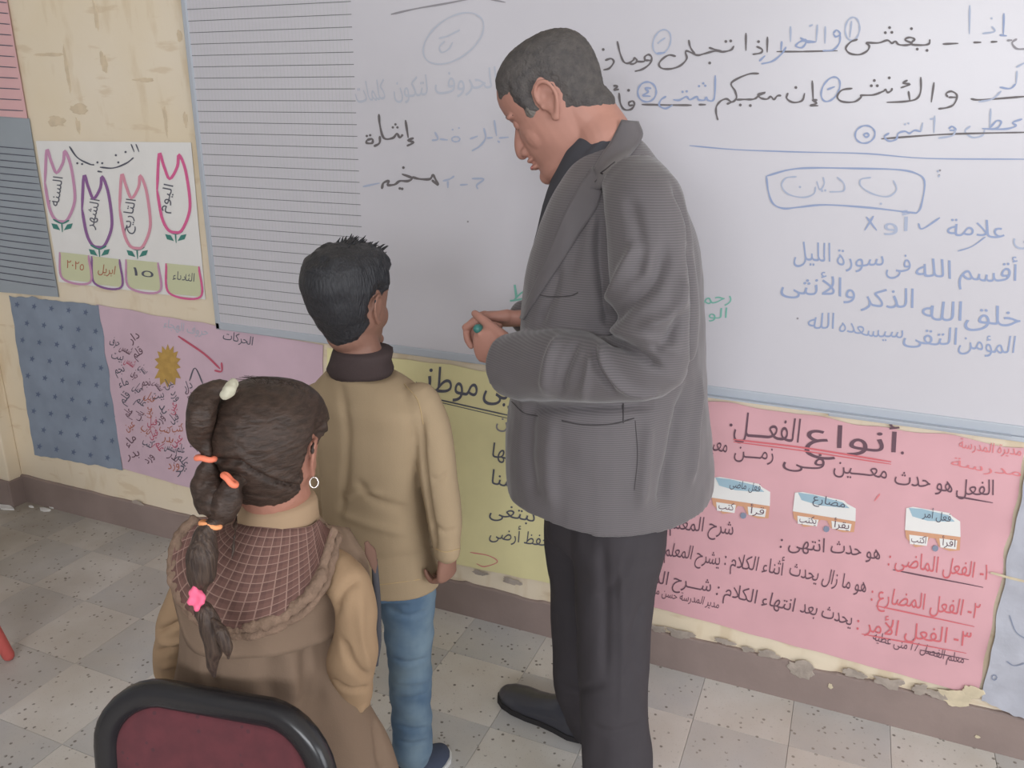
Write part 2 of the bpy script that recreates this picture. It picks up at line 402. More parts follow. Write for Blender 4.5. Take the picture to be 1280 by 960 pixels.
def text2d(s):
    """outlines of the shaped text, filled by the non-zero winding rule"""
    if s in GL: return GL[s]
    c = bpy.data.curves.new('t', 'FONT'); c.body = shape(s); c.size = 1; c.resolution_u = 3; c.fill_mode = 'NONE'
    o = bpy.data.objects.new('t', c); S.collection.objects.link(o)
    me = bpy.data.meshes.new_from_object(o.evaluated_get(bpy.context.evaluated_depsgraph_get()))
    v = getv(me)[:, :2]; es = [tuple(e.vertices) for e in me.edges]
    bpy.data.objects.remove(o); bpy.data.curves.remove(c); bpy.data.meshes.remove(me)
    par = list(range(len(v)))
    def find(i):
        while par[i] != i: par[i] = par[par[i]]; i = par[i]
        return i
    for p, q in es: par[find(p)] = find(q)
    loops = {}
    for i in range(len(v)): loops.setdefault(find(i), []).append(i)
    E_ = []
    for l in loops.values():
        if len(l) > 2: E_ += [(l[i], l[(i+1) % len(l)]) for i in range(len(l))]
    if not E_: return np.zeros((0, 2)), []
    ov, _e, of, *_ = delaunay_2d_cdt([Vector(p) for p in v], E_, [], 0, 1e-5)
    A = np.array([v[p] for p, q in E_]); B_ = np.array([v[q] for p, q in E_]); ov = np.array([tuple(p) for p in ov]); keep = []
    for f in of:
        c0 = ov[list(f)].mean(0); up = (A[:, 1] <= c0[1]) & (B_[:, 1] > c0[1]); dn = (A[:, 1] > c0[1]) & (B_[:, 1] <= c0[1])
        cr = (B_[:, 0]-A[:, 0])*(c0[1]-A[:, 1])-(c0[0]-A[:, 0])*(B_[:, 1]-A[:, 1])
        if int((up & (cr > 0)).sum())-int((dn & (cr < 0)).sum()) != 0: keep.append(tuple(f))
    GL[s] = (ov, keep); return GL[s]
class Ink:
    """flat marks lying on a wall surface; surf(x, z) -> distance in front of the wall"""
    def __init__(s, surf): s.surf = surf; s.v = []; s.f = []; s.lift = .0009; s.e = 0.0
    def put(s, px, py):
        p = P(px, py, -s.surf(0, 0) if s.surf(0, 0) else 0)
        s.v.append((p.x, -(s.surf(p.x, p.z)+s.lift+s.e), p.z))
    def stroke(s, pts, wd, n=5, taper=True):
        q = catmull(pts, n) if len(pts) > 2 else catmull(pts, 6); L = len(q); b = len(s.v); s.e = (s.e+.00006) % .0004
        for i, p in enumerate(q):
            s.e += .000004
            t = (q[min(i+1, L-1)]-q[max(i-1, 0)]);
            if t.length < 1e-6: t = Vector((1, 0, 0))
            t.normalize(); k = wd/2*(1.0 if not taper else .75+.35*math.sin(i*.9)*.5+.15)
            if i in (0, L-1): k *= .6
            s.put(p.x-t.y*k, p.y+t.x*k); s.put(p.x+t.y*k, p.y-t.x*k)
        for i in range(L-1): a = b+2*i; s.f.append((a, a+1, a+3, a+2))
        return s
    def dot(s, x, y, r):
        b = len(s.v); s.e = (s.e+.00006) % .0004
        for j in range(8): s.put(x+r*math.cos(j*PI/4), y+r*math.sin(j*PI/4))
        s.f.append(tuple(range(b, b+8))); return s
    def poly(s, pts):
        b = len(s.v)
        for p in pts: s.put(*p)
        s.f.append(tuple(range(b, b+len(pts)))); return s
    def ell(s, x, y, rx, ry, rot=0, wd=2):
        c, d = math.cos(rot), math.sin(rot)
        return s.stroke([(x+rx*math.cos(a)*c-ry*math.sin(a)*d, y+rx*math.cos(a)*d+ry*math.sin(a)*c) for a in [i*PI/8-.4 for i in range(18)]], wd, 3)
    def text(s, t, x0, y0, x1, y1, h, bold=.005, slant=0, wob=1.0):
        """baseline from left end (x0,y0) to right end (x1,y1) in pixels, h pixels per em"""
        v, f = text2d(t)
        if len(v) == 0: return s
        lo, hi = v[:, 0].min(), v[:, 0].max(); d = Vector((x1-x0, y1-y0)); L = d.length; d.normalize(); b = len(s.v)
        ph = (x0*13+y0*7) % 6.28
        s.e = 0.0
        for a, c in v:
            u = (a-lo)/max(1e-6, hi-lo)*L; k = c*h
            u += k*slant+wob*.8*math.sin(k*.19+u*.07+ph); k += wob*1.1*math.sin(u*.11+ph)
            s.put(x0+d.x*u+d.y*k, y0+d.y*u-d.x*k)
        s.f += [tuple(i+b for i in q) for q in f]; return s
    def done(s, name, m, parent, label=None):
        kd = 'stuff' if name in ('handwriting', 'star_print', 'ruled_lines', 'lettering', 'leaves', 'print') else None
        o = link(name, mesh(s.v, s.f), M(m), parent, smooth=False, label=label, kind=kd); s.v = []; s.f = []; return o

# ------------------------------------------------------------------ SETTING
def struct(name, me, m, **k):
    o = link(name, me, m, smooth=False); o['kind'] = 'structure'; return o
# back wall (uneven plaster front) and the pier at its left end
XL, XR, ZT = -3.10, 2.6, 3.0
bm = bmesh.new(); box(bm, ((XL-1+XR)/2, .10, ZT/2), (XR-XL+1, .2, ZT)); wall_back = struct('wall_back', bmesh_to(bm), M('wall'))
bm = bmesh.new(); box(bm, (XL-.45, -.03, ZT/2), (.9, .06, ZT), bev=.006); struct('wall_pier', bmesh_to(bm), M('wall'))
# floor slab and its tiles
bm = bmesh.new(); box(bm, (-.6, -2.6, -.055), (7.2, 5.6, .10)); floor_o = struct('floor', bmesh_to(bm), M('grout'))
T = .251
def tile_mesh(w_, d_, m):
    bm = bmesh.new(); box(bm, (0, 0, -.002), (w_-.0010, d_-.0010, .012), bev=.0007); me = bmesh_to(bm); me.materials.append(m); return me
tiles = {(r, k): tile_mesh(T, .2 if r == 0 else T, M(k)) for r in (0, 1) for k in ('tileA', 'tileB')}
first = {}
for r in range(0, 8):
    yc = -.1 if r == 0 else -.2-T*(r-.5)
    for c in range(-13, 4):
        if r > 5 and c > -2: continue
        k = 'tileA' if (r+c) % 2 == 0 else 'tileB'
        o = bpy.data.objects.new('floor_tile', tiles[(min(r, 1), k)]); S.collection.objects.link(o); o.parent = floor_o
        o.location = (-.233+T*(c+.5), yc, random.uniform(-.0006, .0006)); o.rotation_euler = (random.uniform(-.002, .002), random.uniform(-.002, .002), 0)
bm = bmesh.new(); box(bm, (-.6, -2.6, 3.05), (7.2, 5.6, .1)); struct('ceiling', bmesh_to(bm), M('ceil'))
bm = bmesh.new(); box(bm, (-4.15, -2.6, 1.5), (.1, 5.4, 3.0)); struct('wall_left', bmesh_to(bm), M('paint'))
bm = bmesh.new(); box(bm, (-.6, -5.3, .45), (7.0, .1, .9)); box(bm, (-.6, -5.3, 2.85), (7.0, .1, .3)); box(bm, (-2.45, -5.3, 1.8), (3.3, .1, 1.8)); struct('wall_rear', bmesh_to(bm), M('paint'))
bm = bmesh.new(); box(bm, (2.9, -2.6, .42), (.1, 5.4, .84)); box(bm, (2.9, -2.6, 2.85), (.1, 5.4, .3)); box(bm, (2.9, -4.6, 1.77), (.1, 1.4, 1.86)); box(bm, (2.9, -.25, 1.77), (.1, .5, 1.86)); struct('wall_right', bmesh_to(bm), M('paint'))
# baseboard: painted cement skirting with a ragged, chipped upper edge
def skirting(x0, x1, y, name, seed, h=.125):
    n = int((x1-x0)/.012); vs = []; fs = []
    for i in range(n+1):
        x = x0+(x1-x0)*i/n
        t = h+.004*noise.noise(Vector((x*9, seed, 0)))+.010*max(0, noise.noise(Vector((x*22, seed+5, 0)))-.1)*(1 if x > -1.3 else .3)
        if x > -1.2: t -= .022*max(0, noise.noise(Vector((x*7, seed+9, 0)))-.15)
        for (yy, zz) in ((y, 0), (y-.012, 0), (y-.011, t-.004), (y-.007, t), (y, t+.001)): vs.append((x, yy, zz))
    for i in range(n):
        for j in range(4): a = i*5+j; fs.append((a, a+5, a+6, a+1))
    return struct(name, mesh(vs, fs), M('base'))
base_back = skirting(XL, XR, 0, 'baseboard_back', 3)
bm = bmesh.new(); box(bm, (XL+.006, -.036, .06), (.012, .072, .12), bev=.003); box(bm, (XL-.45, -.066, .06), (.9, .012, .12), bev=.003); struct('baseboard_left', bmesh_to(bm), M('base'))
def patch(x, z, rx, rz, y, seed):
    bm = bmesh.new(); n = 30; a = []; b = []
    for j in range(n):
        t = 2*PI*j/n; k = 1+.5*noise.noise(Vector((math.cos(t)*1.3+seed, math.sin(t)*1.3, seed)))+.35*noise.noise(Vector((math.cos(t)*4+seed, math.sin(t)*4, seed)))
        a.append(bm.verts.new((x+rx*k*math.cos(t), y, z+rz*k*math.sin(t)))); b.append(bm.verts.new((x+rx*k*.93*math.cos(t), y-.0007-.0006*random.random(), z+rz*k*.93*math.sin(t))))
    for j in range(n): bm.faces.new((a[j], a[(j+1) % n], b[(j+1) % n], b[j]))
    bm.faces.new(b); return bmesh_to(bm)
for i, (px, py, rx, ry, m) in enumerate([(1003, 838, 17, 12, 'plaster'), (1068, 842, 15, 6, 'plaster'), (1110, 853, 19, 8, 'plaster'), (1150, 862, 10, 7, 'plaster'), (1172, 868, 14, 6, 'plaster'),
        (1195, 872, 17, 11, 'creamchip'), (960, 818, 14, 5, 'plaster'), (935, 812, 10, 4, 'plaster'), (850, 792, 18, 6, 'plaster'), (822, 786, 12, 5, 'plaster'), (905, 802, 12, 4, 'plaster'), (1215, 866, 10, 9, 'creamchip'),
        (640, 727, 12, 4, 'plaster'), (600, 716, 10, 3, 'plaster'), (172, 628, 9, 3, 'plaster'), (1222, 921, 2.5, 2.5, 'creamchip'), (1038, 858, 3, 3.5, 'creamchip')]):
    p = P(px, py, -.012); q = link('plaster_chip', patch(p.x, p.z, MP(p, rx), MP(p, ry), -.0125, i*1.7), M(m), base_back, smooth=False)
# old tape marks and scuffs on the wall above the flower poster
for i, (px, py, rx, ry) in enumerate([(100, 137, 16, 6), (84, 88, 3, 26), (180, 100, 16, 2), (60, 68, 26, 2), (225, 45, 4, 7), (232, 150, 4, 9), (207, 150, 3, 18), (130, 78, 6, 12), (70, 152, 14, 6), (120, 20, 3, 18), (98, 158, 4, 10)]):
    p = P(px, py, 0); q = patch(p.x, p.z, MP(p, rx), MP(p, ry), -.0002, i*2.3); v = getv(q); v[:, 1] = np.where(v[:, 1] < -.001, -.0012, v[:, 1]); setv(q, v)
    if 'stain' not in MT: MT['stain'] = mat('old_tape_residue', C(210, 190, 160), .7, .1, 30)
    link('tape_mark', q, M('stain'), wall_back, smooth=False)

# ------------------------------------------------------------------ WHITEBOARD
BX0, BX1, BZ0, BZ1, BD = -1.946, 1.15, .885, 2.10, .022
wb = empty('whiteboard', (-.4, 0, BZ0), 'large white marker board with ruled left section, hung on the cream wall', 'whiteboard')
bm = bmesh.new(); box(bm, ((BX0+BX1)/2, -.009, (BZ0+BZ1)/2), (BX1-BX0, .018, BZ1-BZ0)); link('board_panel', bmesh_to(bm), M('board'), wb, smooth=False)
for nm, c, d in (('frame_rail', ((BX0+BX1)/2, -BD/2, BZ0+.013), (BX1-BX0, BD, .026)), ('frame_rail', ((BX0+BX1)/2, -BD/2, BZ1), (BX1-BX0, BD, .026)),
                 ('frame_stile', (BX0+.010, -BD/2, (BZ0+BZ1)/2), (.020, BD, BZ1-BZ0)), ('frame_stile', (BX1, -BD/2, (BZ0+BZ1)/2), (.020, BD, BZ1-BZ0))):
    bm = bmesh.new(); box(bm, c, d, bev=.004); link(nm, bmesh_to(bm), M('frame'), wb, smooth=False)
bm = bmesh.new(); box(bm, ((BX0+BX1)/2+.95, -.012, BZ0-.006), (1.1, .024, .012), bev=.002); box(bm, (-.05, -.028, BZ0+.001), (.9, .020, .004)); 
link('marker_ledge', bmesh_to(bm), M('frame'), wb, smooth=False)
BS = lambda x, z: .018
ink = Ink(BS)
gx0, gx1 = BX0+.02, -1.349
vs = []; fs = []
def strip(x0, z0, x1, z1, t, y=-.0189):
    b = len(vs)
    if abs(x1-x0) > abs(z1-z0): vs.extend([(x0, y, z0-t/2), (x1, y, z1-t/2), (x1, y, z1+t/2), (x0, y, z0+t/2)])
    else: vs.extend([(x0-t/2, y, z0), (x1-t/2, y, z1), (x1+t/2, y, z1), (x0+t/2, y, z0)])
    fs.append((b, b+1, b+2, b+3))
z = BZ1-.05; 
zr = 1.8731
for i in range(-5, 31):
    zz = zr-.0321*i
    if zz > BZ0+.03: strip(gx0, zz, gx1, zz, .0019)
link('ruled_lines', mesh(vs, fs), M('rule'), wb, smooth=False, kind='stuff')
vs = []; fs = []; x = gx0+.012
while x < gx1-.004: strip(x, BZ0+.03, x, BZ1-.02, .0016, -.0186); x += .0125
link('grid_lines', mesh(vs, fs), M('grid'), wb, smooth=False, kind='stuff')
def Z2(l): return [(740+a/4.571, b/4.571) for a, b in l]
def Z3(l): return [(1000+a/4.571, b/4.571) for a, b in l]
def Z5(l): return [(400+a/4, b/4) for a, b in l]
def Z4(l): return [(940+a/3.765, 200+b/3.765) for a, b in l]
W = 2.6
# verse line one, black
for l in ([(75, 345), (110, 335), (125, 355), (100, 390), (65, 400)], [(145, 235), (160, 300), (180, 350), (205, 362), (235, 345), (245, 330), (258, 350), (235, 366), (208, 360)],
          [(258, 352), (300, 350), (302, 325), (325, 312), (342, 330), (330, 365), (290, 395), (245, 408)], [(305, 345), (335, 345)],
          [(480, 322), (440, 315), (400, 340), (383, 370), (405, 392), (460, 392), (510, 372), (542, 335), (535, 300), (548, 292), (600, 315), (640, 308), (700, 292), (750, 296), (795, 285), (812, 262)],
          [(553, 228), (563, 270), (590, 312)], [(668, 272), (700, 282), (745, 295)], [(880, 188), (880, 290)], [(940, 265), (972, 282), (965, 302), (918, 311)], [(1003, 210), (1001, 300)]):
    ink.stroke(Z2(l), W)
for a in ((65, 283), (765, 237), (793, 234), (673, 360), (952, 238)): ink.dot(*Z2([a])[0], 1.9)
for l in ([(330, 225), (290, 240), (262, 275), (285, 305), (340, 312), (385, 290), (396, 262), (380, 245), (450, 245), (500, 230), (525, 247), (545, 236), (565, 255), (610, 258), (640, 248), (600, 228), (625, 214), (655, 225), (632, 252), (700, 258), (737, 250), (742, 225)],
          [(815, 252), (905, 248)], [(990, 243), (1036, 242)], [(1090, 240), (1128, 238)]):
    ink.stroke(Z3(l), W)
for a in ((488, 187), (525, 185), (512, 158), (637, 164), (670, 281), (726, 288)): ink.dot(*Z3([a])[0], 1.9)
ink.done('handwriting', 'ink_black', wb)
ink.stroke(Z3([(1240, 222), (1212, 245), (1238, 278), (1290, 280)]), W); ink.stroke(Z3([(1182, 232), (1212, 229)]), 2.6); ink.done('handwriting', 'ink_grey', wb)
ink.stroke(Z2([(1055, 295), (1280, 295)]), 2.2); ink.stroke(Z3([(0, 295), (215, 290)]), 2.2)
# verse line two, black
for l in ([(122, 490), (147, 493), (128, 515), (155, 510)], [(155, 530), (163, 590), (185, 625), (222, 625), (243, 600), (235, 578), (213, 585), (215, 602), (240, 600)],
          [(955, 420), (890, 425), (798, 472), (818, 520), (826, 560), (800, 583), (770, 565), (735, 578), (712, 608), (710, 645), (720, 687)], [(770, 595), (800, 583)],
          [(825, 570), (870, 568), (910, 568), (935, 562), (955, 545), (990, 528), (950, 540), (965, 560), (1000, 566), (1022, 552), (1040, 568), (1060, 548), (1082, 546)],
          [(1120, 530), (1113, 562), (1150, 585), (1200, 575), (1216, 532)], [(285, 597), (430, 600), (570, 601)], [(610, 598), (652, 598)]):
    ink.stroke(Z2(l), W)
for a in ((210, 516), (848, 600), (905, 603), (1165, 500)): ink.dot(*Z2([a])[0], 1.9)
for l in ([(70, 460), (76, 572)], [(100, 572), (72, 572), (95, 590), (60, 602), (105, 604)],
          [(300, 505), (240, 515), (213, 552), (240, 580), (310, 582), (350, 555), (350, 545), (420, 542), (475, 522), (490, 512), (500, 528), (520, 520), (527, 503)],
          [(690, 440), (690, 520), (665, 565), (600, 580), (495, 585)], [(620, 520), (628, 576)], [(615, 458), (588, 475), (628, 482), (575, 502)],
          [(766, 470), (750, 585)], [(845, 555), (835, 535), (865, 522), (897, 545), (880, 595), (840, 615), (790, 622)], [(848, 556), (892, 556)],
          [(975, 565), (1040, 570), (1290, 551)]):
    ink.stroke(Z3(l), W)
for a in ((408, 490), (442, 490), (425, 460), (510, 445)): ink.dot(*Z3([a])[0], 1.9)
ink.stroke(Z3([(465, 793), (780, 770), (1000, 762), (1290, 756)]), 2.4)
ink.done('handwriting', 'ink_black', wb)
# blue words and numbered circles
B = 2.5
for l in ([(1110, 268), (1082, 310), (1030, 350), (968, 365)], [(1085, 235), (1080, 290)], [(955, 350), (990, 318)], [(1190, 215), (1222, 240), (1200, 272), (1165, 262), (1200, 235), (1280, 240)],
          [(705, 430), (702, 540), (690, 575), (662, 572), (655, 555), (642, 572), (610, 570), (600, 552), (560, 570), (540, 552), (500, 572), (465, 570)], [(425, 550), (395, 570), (385, 602), (420, 620), (462, 600)],
          [(340, 505), (305, 503), (322, 525), (292, 545), (336, 550)]): ink.stroke(Z2(l), B)
ink.ell(740+315/4.571, 525/4.571, 11.5, 12.5, .2, 2.4); ink.stroke(Z2([(370, 305), (420, 300)]), 2)
for a in ((612, 492), (648, 490), (636, 476), (518, 525), (542, 522)): ink.dot(*Z2([a])[0], 1.6)
for l in ([(0, 240), (30, 225), (45, 242), (85, 240)], [(190, 190), (210, 172), (230, 195), (205, 210), (190, 192)], [(230, 200), (225, 245), (190, 285), (130, 290)],
          [(1165, 75), (1162, 200)], [(1140, 200), (1182, 205)], [(1140, 498), (1200, 506), (1232, 480)], [(850, 735), (870, 722), (890, 742), (855, 745)], [(1085, 730), (1125, 690), (1150, 700), (1120, 735), (1040, 735)],
          [(1270, 680), (1215, 700), (1235, 718), (1190, 735), (1110, 740)], [(510, 760), (482, 782), (510, 806), (550, 795), (562, 762), (600, 750), (625, 762), (655, 745), (690, 752)],
          [(155, 512), (200, 495)], [(380, 758), (395, 772), (378, 784), (366, 770), (382, 758)]): ink.stroke(Z3(l), B)
ink.ell(1000+372/4.571, 768/4.571, 12.5, 10.8, -.3, 2.4); ink.ell(1000+175/4.571, 510/4.571, 10, 16.5, .5, 2.4)
ink.done('handwriting', 'ink_blue', wb)
for l in ([(1135, 150), (1135, 240)], [(1240, 150), (1262, 142)]): ink.stroke(Z2(l), B)
for l in ([(100, 140), (93, 240)], [(145, 150), (143, 250)], [(970, 30), (968, 195)], [(1095, 150), (1112, 180), (1042, 192)], [(1240, 405), (1235, 480)], [(1235, 385), (1285, 358)], [(1150, 520), (1100, 565), (1020, 582)],
          [(770, 660), (765, 760)], [(742, 682), (772, 675)], [(690, 752), (702, 700)], [(890, 742), (870, 775), (790, 790)], [(975, 720), (943, 750), (985, 785), (1040, 775), (1056, 740)], [(1090, 620), (1084, 740)]): ink.stroke(Z3(l), 2.4)
ink.ell(740+400/4.571, 240/4.571, 10.5, 16, .35, 2); ink.ell(1000+300/4.571, 165/4.571, 9, 14.5, .1, 2.4)
ink.stroke(Z2([(375, 250), (385, 240), (420, 215)]), 2); ink.stroke(Z3([(295, 120), (285, 215)]), 2.4)
for a in ((1095, 105), (620, 705), (600, 710)): ink.dot(*Z3([a])[0], 1.4)
ink.done('handwriting', 'ink_pale', wb)
ink.stroke([(862, 182), (920, 187), (1000, 190), (1083, 192), (1160, 198), (1290, 199)], 1.7)
ink.stroke(Z4([(70, 75), (180, 45), (300, 37), (500, 40), (680, 45), (770, 62), (812, 100), (800, 200), (780, 245), (740, 246), (560, 225), (350, 211), (220, 222), (150, 228), (100, 205), (78, 150), (68, 75)]), 2.4)
ink.done('handwriting', 'ink_blue', wb)
for l in ([(665, 95), (680, 140), (640, 172), (570, 160), (515, 125), (512, 92), (560, 82)], [(400, 80), (432, 110), (430, 145), (365, 150)], [(335, 80), (340, 112), (320, 140), (305, 100)], [(300, 125), (290, 160), (240, 176), (170, 160), (140, 120), (160, 85), (210, 78)]): ink.stroke(Z4(l), 2.1)
for a in ((607, 206), (226, 127), (330, 145), (345, 143), (875, 53), (880, 76)): ink.dot(*Z4([a])[0], 1.5)
ink.done('handwriting', 'ink_pale', wb)
def H(s, x0, y0, x1, y1, h, m, bold=.005, name='handwriting', parent=None, k=ink, sl=.0):
    k.text(s, x0, y0, x1, y1, h, bold, sl); k.done(name, m, parent or wb)
H('علامة', 1184, 294, 1256, 297, 30, 'ink_blue'); ink.stroke([(1148, 279), (1153, 286), (1175, 272)], 2.4); ink.stroke([(1083, 271), (1096, 288)], 2.6); ink.stroke([(1092, 270), (1081, 288)], 2.6); ink.stroke([(1197, 314), (1215, 308), (1232, 296)], 1.6)
ink.done('handwriting', 'ink_blue', wb)
H('أو', 1104, 288, 1137, 288, 28, 'ink_pale'); H('فى', 1266, 303, 1300, 306, 30, 'ink_pale')
H('الليل', 992, 327, 1038, 326, 33, 'ink_blue'); H('سورة', 1046, 332, 1104, 333, 30, 'ink_blue'); H('فى', 1108, 341, 1138, 340, 30, 'ink_blue'); H('الله', 1144, 346, 1188, 348, 32, 'ink_blue'); H('أقسم', 1198, 350, 1272, 352, 32, 'ink_blue')
H('والأنثى', 975, 365, 1068, 372, 33, 'ink_blue'); H('الذكر', 1076, 382, 1142, 386, 34, 'ink_blue'); H('الله', 1152, 398, 1202, 402, 34, 'ink_blue'); H('خلق', 1206, 404, 1276, 408, 34, 'ink_blue')
H('الله', 1010, 409, 1042, 412, 28, 'ink_blue'); H('سيسعده', 1048, 415, 1128, 424, 26, 'ink_blue'); H('التقى', 1128, 428, 1196, 432, 30, 'ink_blue'); H('المؤمن', 1198, 436, 1268, 442, 30, 'ink_blue')
ink.dot(997, 398, 1.4); ink.dot(585, 277, 1.3); ink.dot(1175, 213, 1.4); ink.dot(1174, 219, 1.3); ink.done('handwriting', 'ink_grey', wb)
H('رحمـ', 872, 379, 914, 378, 22, 'ink_green', .008); H('الو', 886, 397, 909, 397, 18, 'ink_green', .008); H('ط', 638, 376, 662, 374, 28, 'ink_green', .01)
# left part of the board
ink.stroke([(489, 18), (520, 11), (560, 4), (600, -4)], 2.4); ink.stroke([(612, -1), (632, 3)], 2); ink.done('handwriting', 'ink_grey', wb)
ink.ell(567, 48, 43, 25, -.62, 2.2); ink.stroke(Z5([(595, 192), (640, 180), (700, 150)]), 2.4); ink.stroke(Z5([(625, 205), (598, 235), (610, 262), (645, 245), (665, 210)]), 2); ink.done('handwriting', 'ink_faint', wb)
for s, a, b, c, d in (('الحروف', 545, 117, 622, 108), ('لتكون', 492, 121, 535, 119), ('كلمات', 446, 130, 484, 122)): H(s, a, b, c, d, 36, 'ink_faint')
for l in ([(295, 570), (300, 625), (320, 690), (365, 690), (385, 668), (400, 688), (415, 672)], [(300, 680), (298, 715), (270, 732)], [(235, 700), (262, 695), (262, 715), (235, 715), (235, 700)], [(428, 600), (442, 690)], [(470, 690), (440, 702), (468, 712), (435, 730)]): ink.stroke(Z5(l), 3)
for a in ((235, 680), (252, 676), (378, 622), (365, 637), (388, 637)): ink.dot(*Z5([a])[0], 1.6)
for l in ([(310, 945), (318, 915), (345, 905), (340, 925), (375, 922), (400, 905), (440, 905), (460, 890), (410, 870)], [(460, 885), (500, 895), (550, 895), (565, 875), (580, 900), (590, 925), (560, 900)]): ink.stroke(Z5(l), 3.2)
for a in ((418, 838), (400, 942), (412, 944)): ink.dot(*Z5([a])[0], 1.8)
ink.done('handwriting', 'ink_black', wb)
for l in ([(215, 933), (300, 915)], [(615, 905), (650, 895), (672, 880)], [(640, 905), (640, 940)], [(700, 925), (740, 922)], [(760, 893), (820, 895), (785, 925), (790, 945)],
          [(750, 695), (790, 680)], [(820, 640), (828, 690), (800, 730), (760, 755)], [(835, 690), (865, 688)], [(872, 600), (884, 680)], [(895, 690), (945, 686)], [(900, 712), (888, 704)], [(600, 695), (640, 700)], [(575, 660), (590, 695), (560, 702)]): ink.stroke(Z5(l), 2.4)
ink.ell(570, 174, 5, 3.2, 0, 2); ink.dot(566, 162, 1.2); ink.dot(574, 160, 1.2)
ink.done('handwriting', 'ink_pale', wb)

# ------------------------------------------------------------------ POSTERS
def poster(name, quad, m, label, cat, amp=.0022, base=.0035, nu=26, nv=22, edge=0.0, seed=1):
    """quad TL, TR, BR, BL in photo pixels; sheet of paper with slight waves"""
    c = [P(*q) for q in quad]; o = empty(name, ((c[0].x+c[2].x)/2, 0, c[3].z), label, cat)
    def surf(x, z): return base+amp*(1+noise.noise(Vector((x*6+seed, z*6, seed)))+.4*noise.noise(Vector((x*19, z*19, seed))))
    vs = []; fs = []
    for back in (0, 1):
        for j in range(nv+1):
            for i in range(nu+1):
                u, v = i/nu, j/nv
                p = (c[0]*(1-u)+c[1]*u)*(1-v)+(c[3]*(1-u)+c[2]*u)*v
                e = edge*(noise.noise(Vector((u*9+seed, v*9, 2)))) if (i in (0, nu) or j in (0, nv)) else 0
                x, zz = p.x+(e if i in (0, nu) else 0), p.z+(e if j in (0, nv) else 0)
                vs.append((x, -surf(x, zz)+(.0007 if back else 0), zz))
    N = (nu+1)*(nv+1)
    for j in range(nv):
        for i in range(nu):
            a = j*(nu+1)+i; fs.append((a, a+nu+1, a+nu+2, a+1)); fs.append((a+N, a+1+N, a+nu+2+N, a+nu+1+N))
    link('paper_sheet', mesh(vs, fs), M(m), o)
    k = Ink(surf); k.surf0 = base
    def put(px, py, k=k):
        p = P(px, py, -(base+amp)); k.v.append((p.x, -(surf(p.x, p.z)+k.lift+k.e), p.z))
    k.put = put; k.lift = .0013
    return o, k
# pink grammar poster
pk, k = poster('pink_poster', [(795, 487), (1282, 559), (1222, 868), (782, 748)], 'pink', 'pink grammar poster with black and red Arabic lines and three small pictures, under the whiteboard', 'poster', edge=.012, nu=44, nv=34)
def T_(s, x0, y0, x1, y1, h, m, bold=.005, slant=0): k.text(s, x0, y0, x1, y1, h, max(.004, bold-.007), slant, .5); return k.done('lettering', m, cur)
cur = pk
T_('الفعـــل', 917, 543, 998, 553, 42, 'ink_dark'); T_('أنواع', 1006, 556, 1122, 566, 40, 'ink_dark'); k.dot(1128, 566, 2); k.dot(914, 531, 2); k.done('lettering', 'ink_dark', cur)
k.stroke([(917, 549), (1015, 561), (1114, 577)], 2.2, taper=False); k.stroke([(917, 552), (1015, 565), (1114, 580)], 1.5, taper=False); k.done('underline', 'ink_red', cur)
T_('الفعل', 1195, 617, 1242, 619, 27, 'ink_dark'); T_('هو حدث', 1118, 604, 1190, 615, 27, 'ink_dark'); T_('معـــين', 1042, 589, 1108, 598, 27, 'ink_dark'); T_('فـى', 978, 582, 1030, 587, 27, 'ink_dark'); T_('زمـــن', 918, 570, 966, 576, 27, 'ink_dark'); T_('معين', 878, 561, 908, 566, 27, 'ink_dark')
k.stroke([(1195, 620), (1241, 628)], 2); k.done('underline', 'ink_dark', cur)
T_('شرح المعلم', 837, 660, 916, 668, 25, 'ink_dark')
T_('انتهى :', 975, 684, 1030, 690, 25, 'ink_dark'); T_('هو حدث', 1038, 690, 1100, 699, 25, 'ink_dark')
T_('هو ما زال يحدث', 986, 718, 1082, 741, 25, 'ink_dark'); T_('أثناء الكلام :', 905, 706, 978, 719, 25, 'ink_dark'); T_('يشرح المعلم الدرس', 790, 686, 899, 706, 24, 'ink_dark')
T_('يحدث بعد', 1000, 764, 1064, 781, 24, 'ink_dark'); T_('انتهاء الكلام :', 895, 743, 992, 764, 24, 'ink_dark'); T_('شـــرح الدرس', 788, 723, 888, 739, 23, 'ink_dark')
T_('١- الفعل الماضى :', 1110, 706, 1233, 724, 28, 'ink_red'); k.stroke([(1116, 712), (1229, 734)], 1.8); k.done('underline', 'ink_dark', cur)
T_('٢- الفعل المضارع :', 1088, 751, 1223, 773, 28, 'ink_red'); k.stroke([(1095, 757), (1218, 783)], 1.8); k.done('underline', 'ink_red', cur)
T_('٣- الفعل الأمر :', 1070, 787, 1212, 808, 27, 'ink_red'); k.stroke([(1077, 792), (1208, 816)], 1.6); k.done('underline', 'ink_red', cur)
T_('معلم الفصل / أ منى عطية', 1090, 800, 1204, 829, 16, 'ink_dark'); k.stroke([(1150, 812), (1211, 824)], 1.4); k.done('underline', 'ink_dark', cur)
T_('مدير المدرسة حسن محمد ', 803, 739, 898, 760, 14, 'ink_dark')
T_('مديرة المدرسة', 1198, 560, 1276, 570, 17, 'ink_pinkish'); T_('مدرسة', 1188, 582, 1276, 596, 15, 'ink_pinkish')
k.stroke([(1100, 617), (1093, 626)], 2); k.done('lettering', 'ink_pinkish', cur)
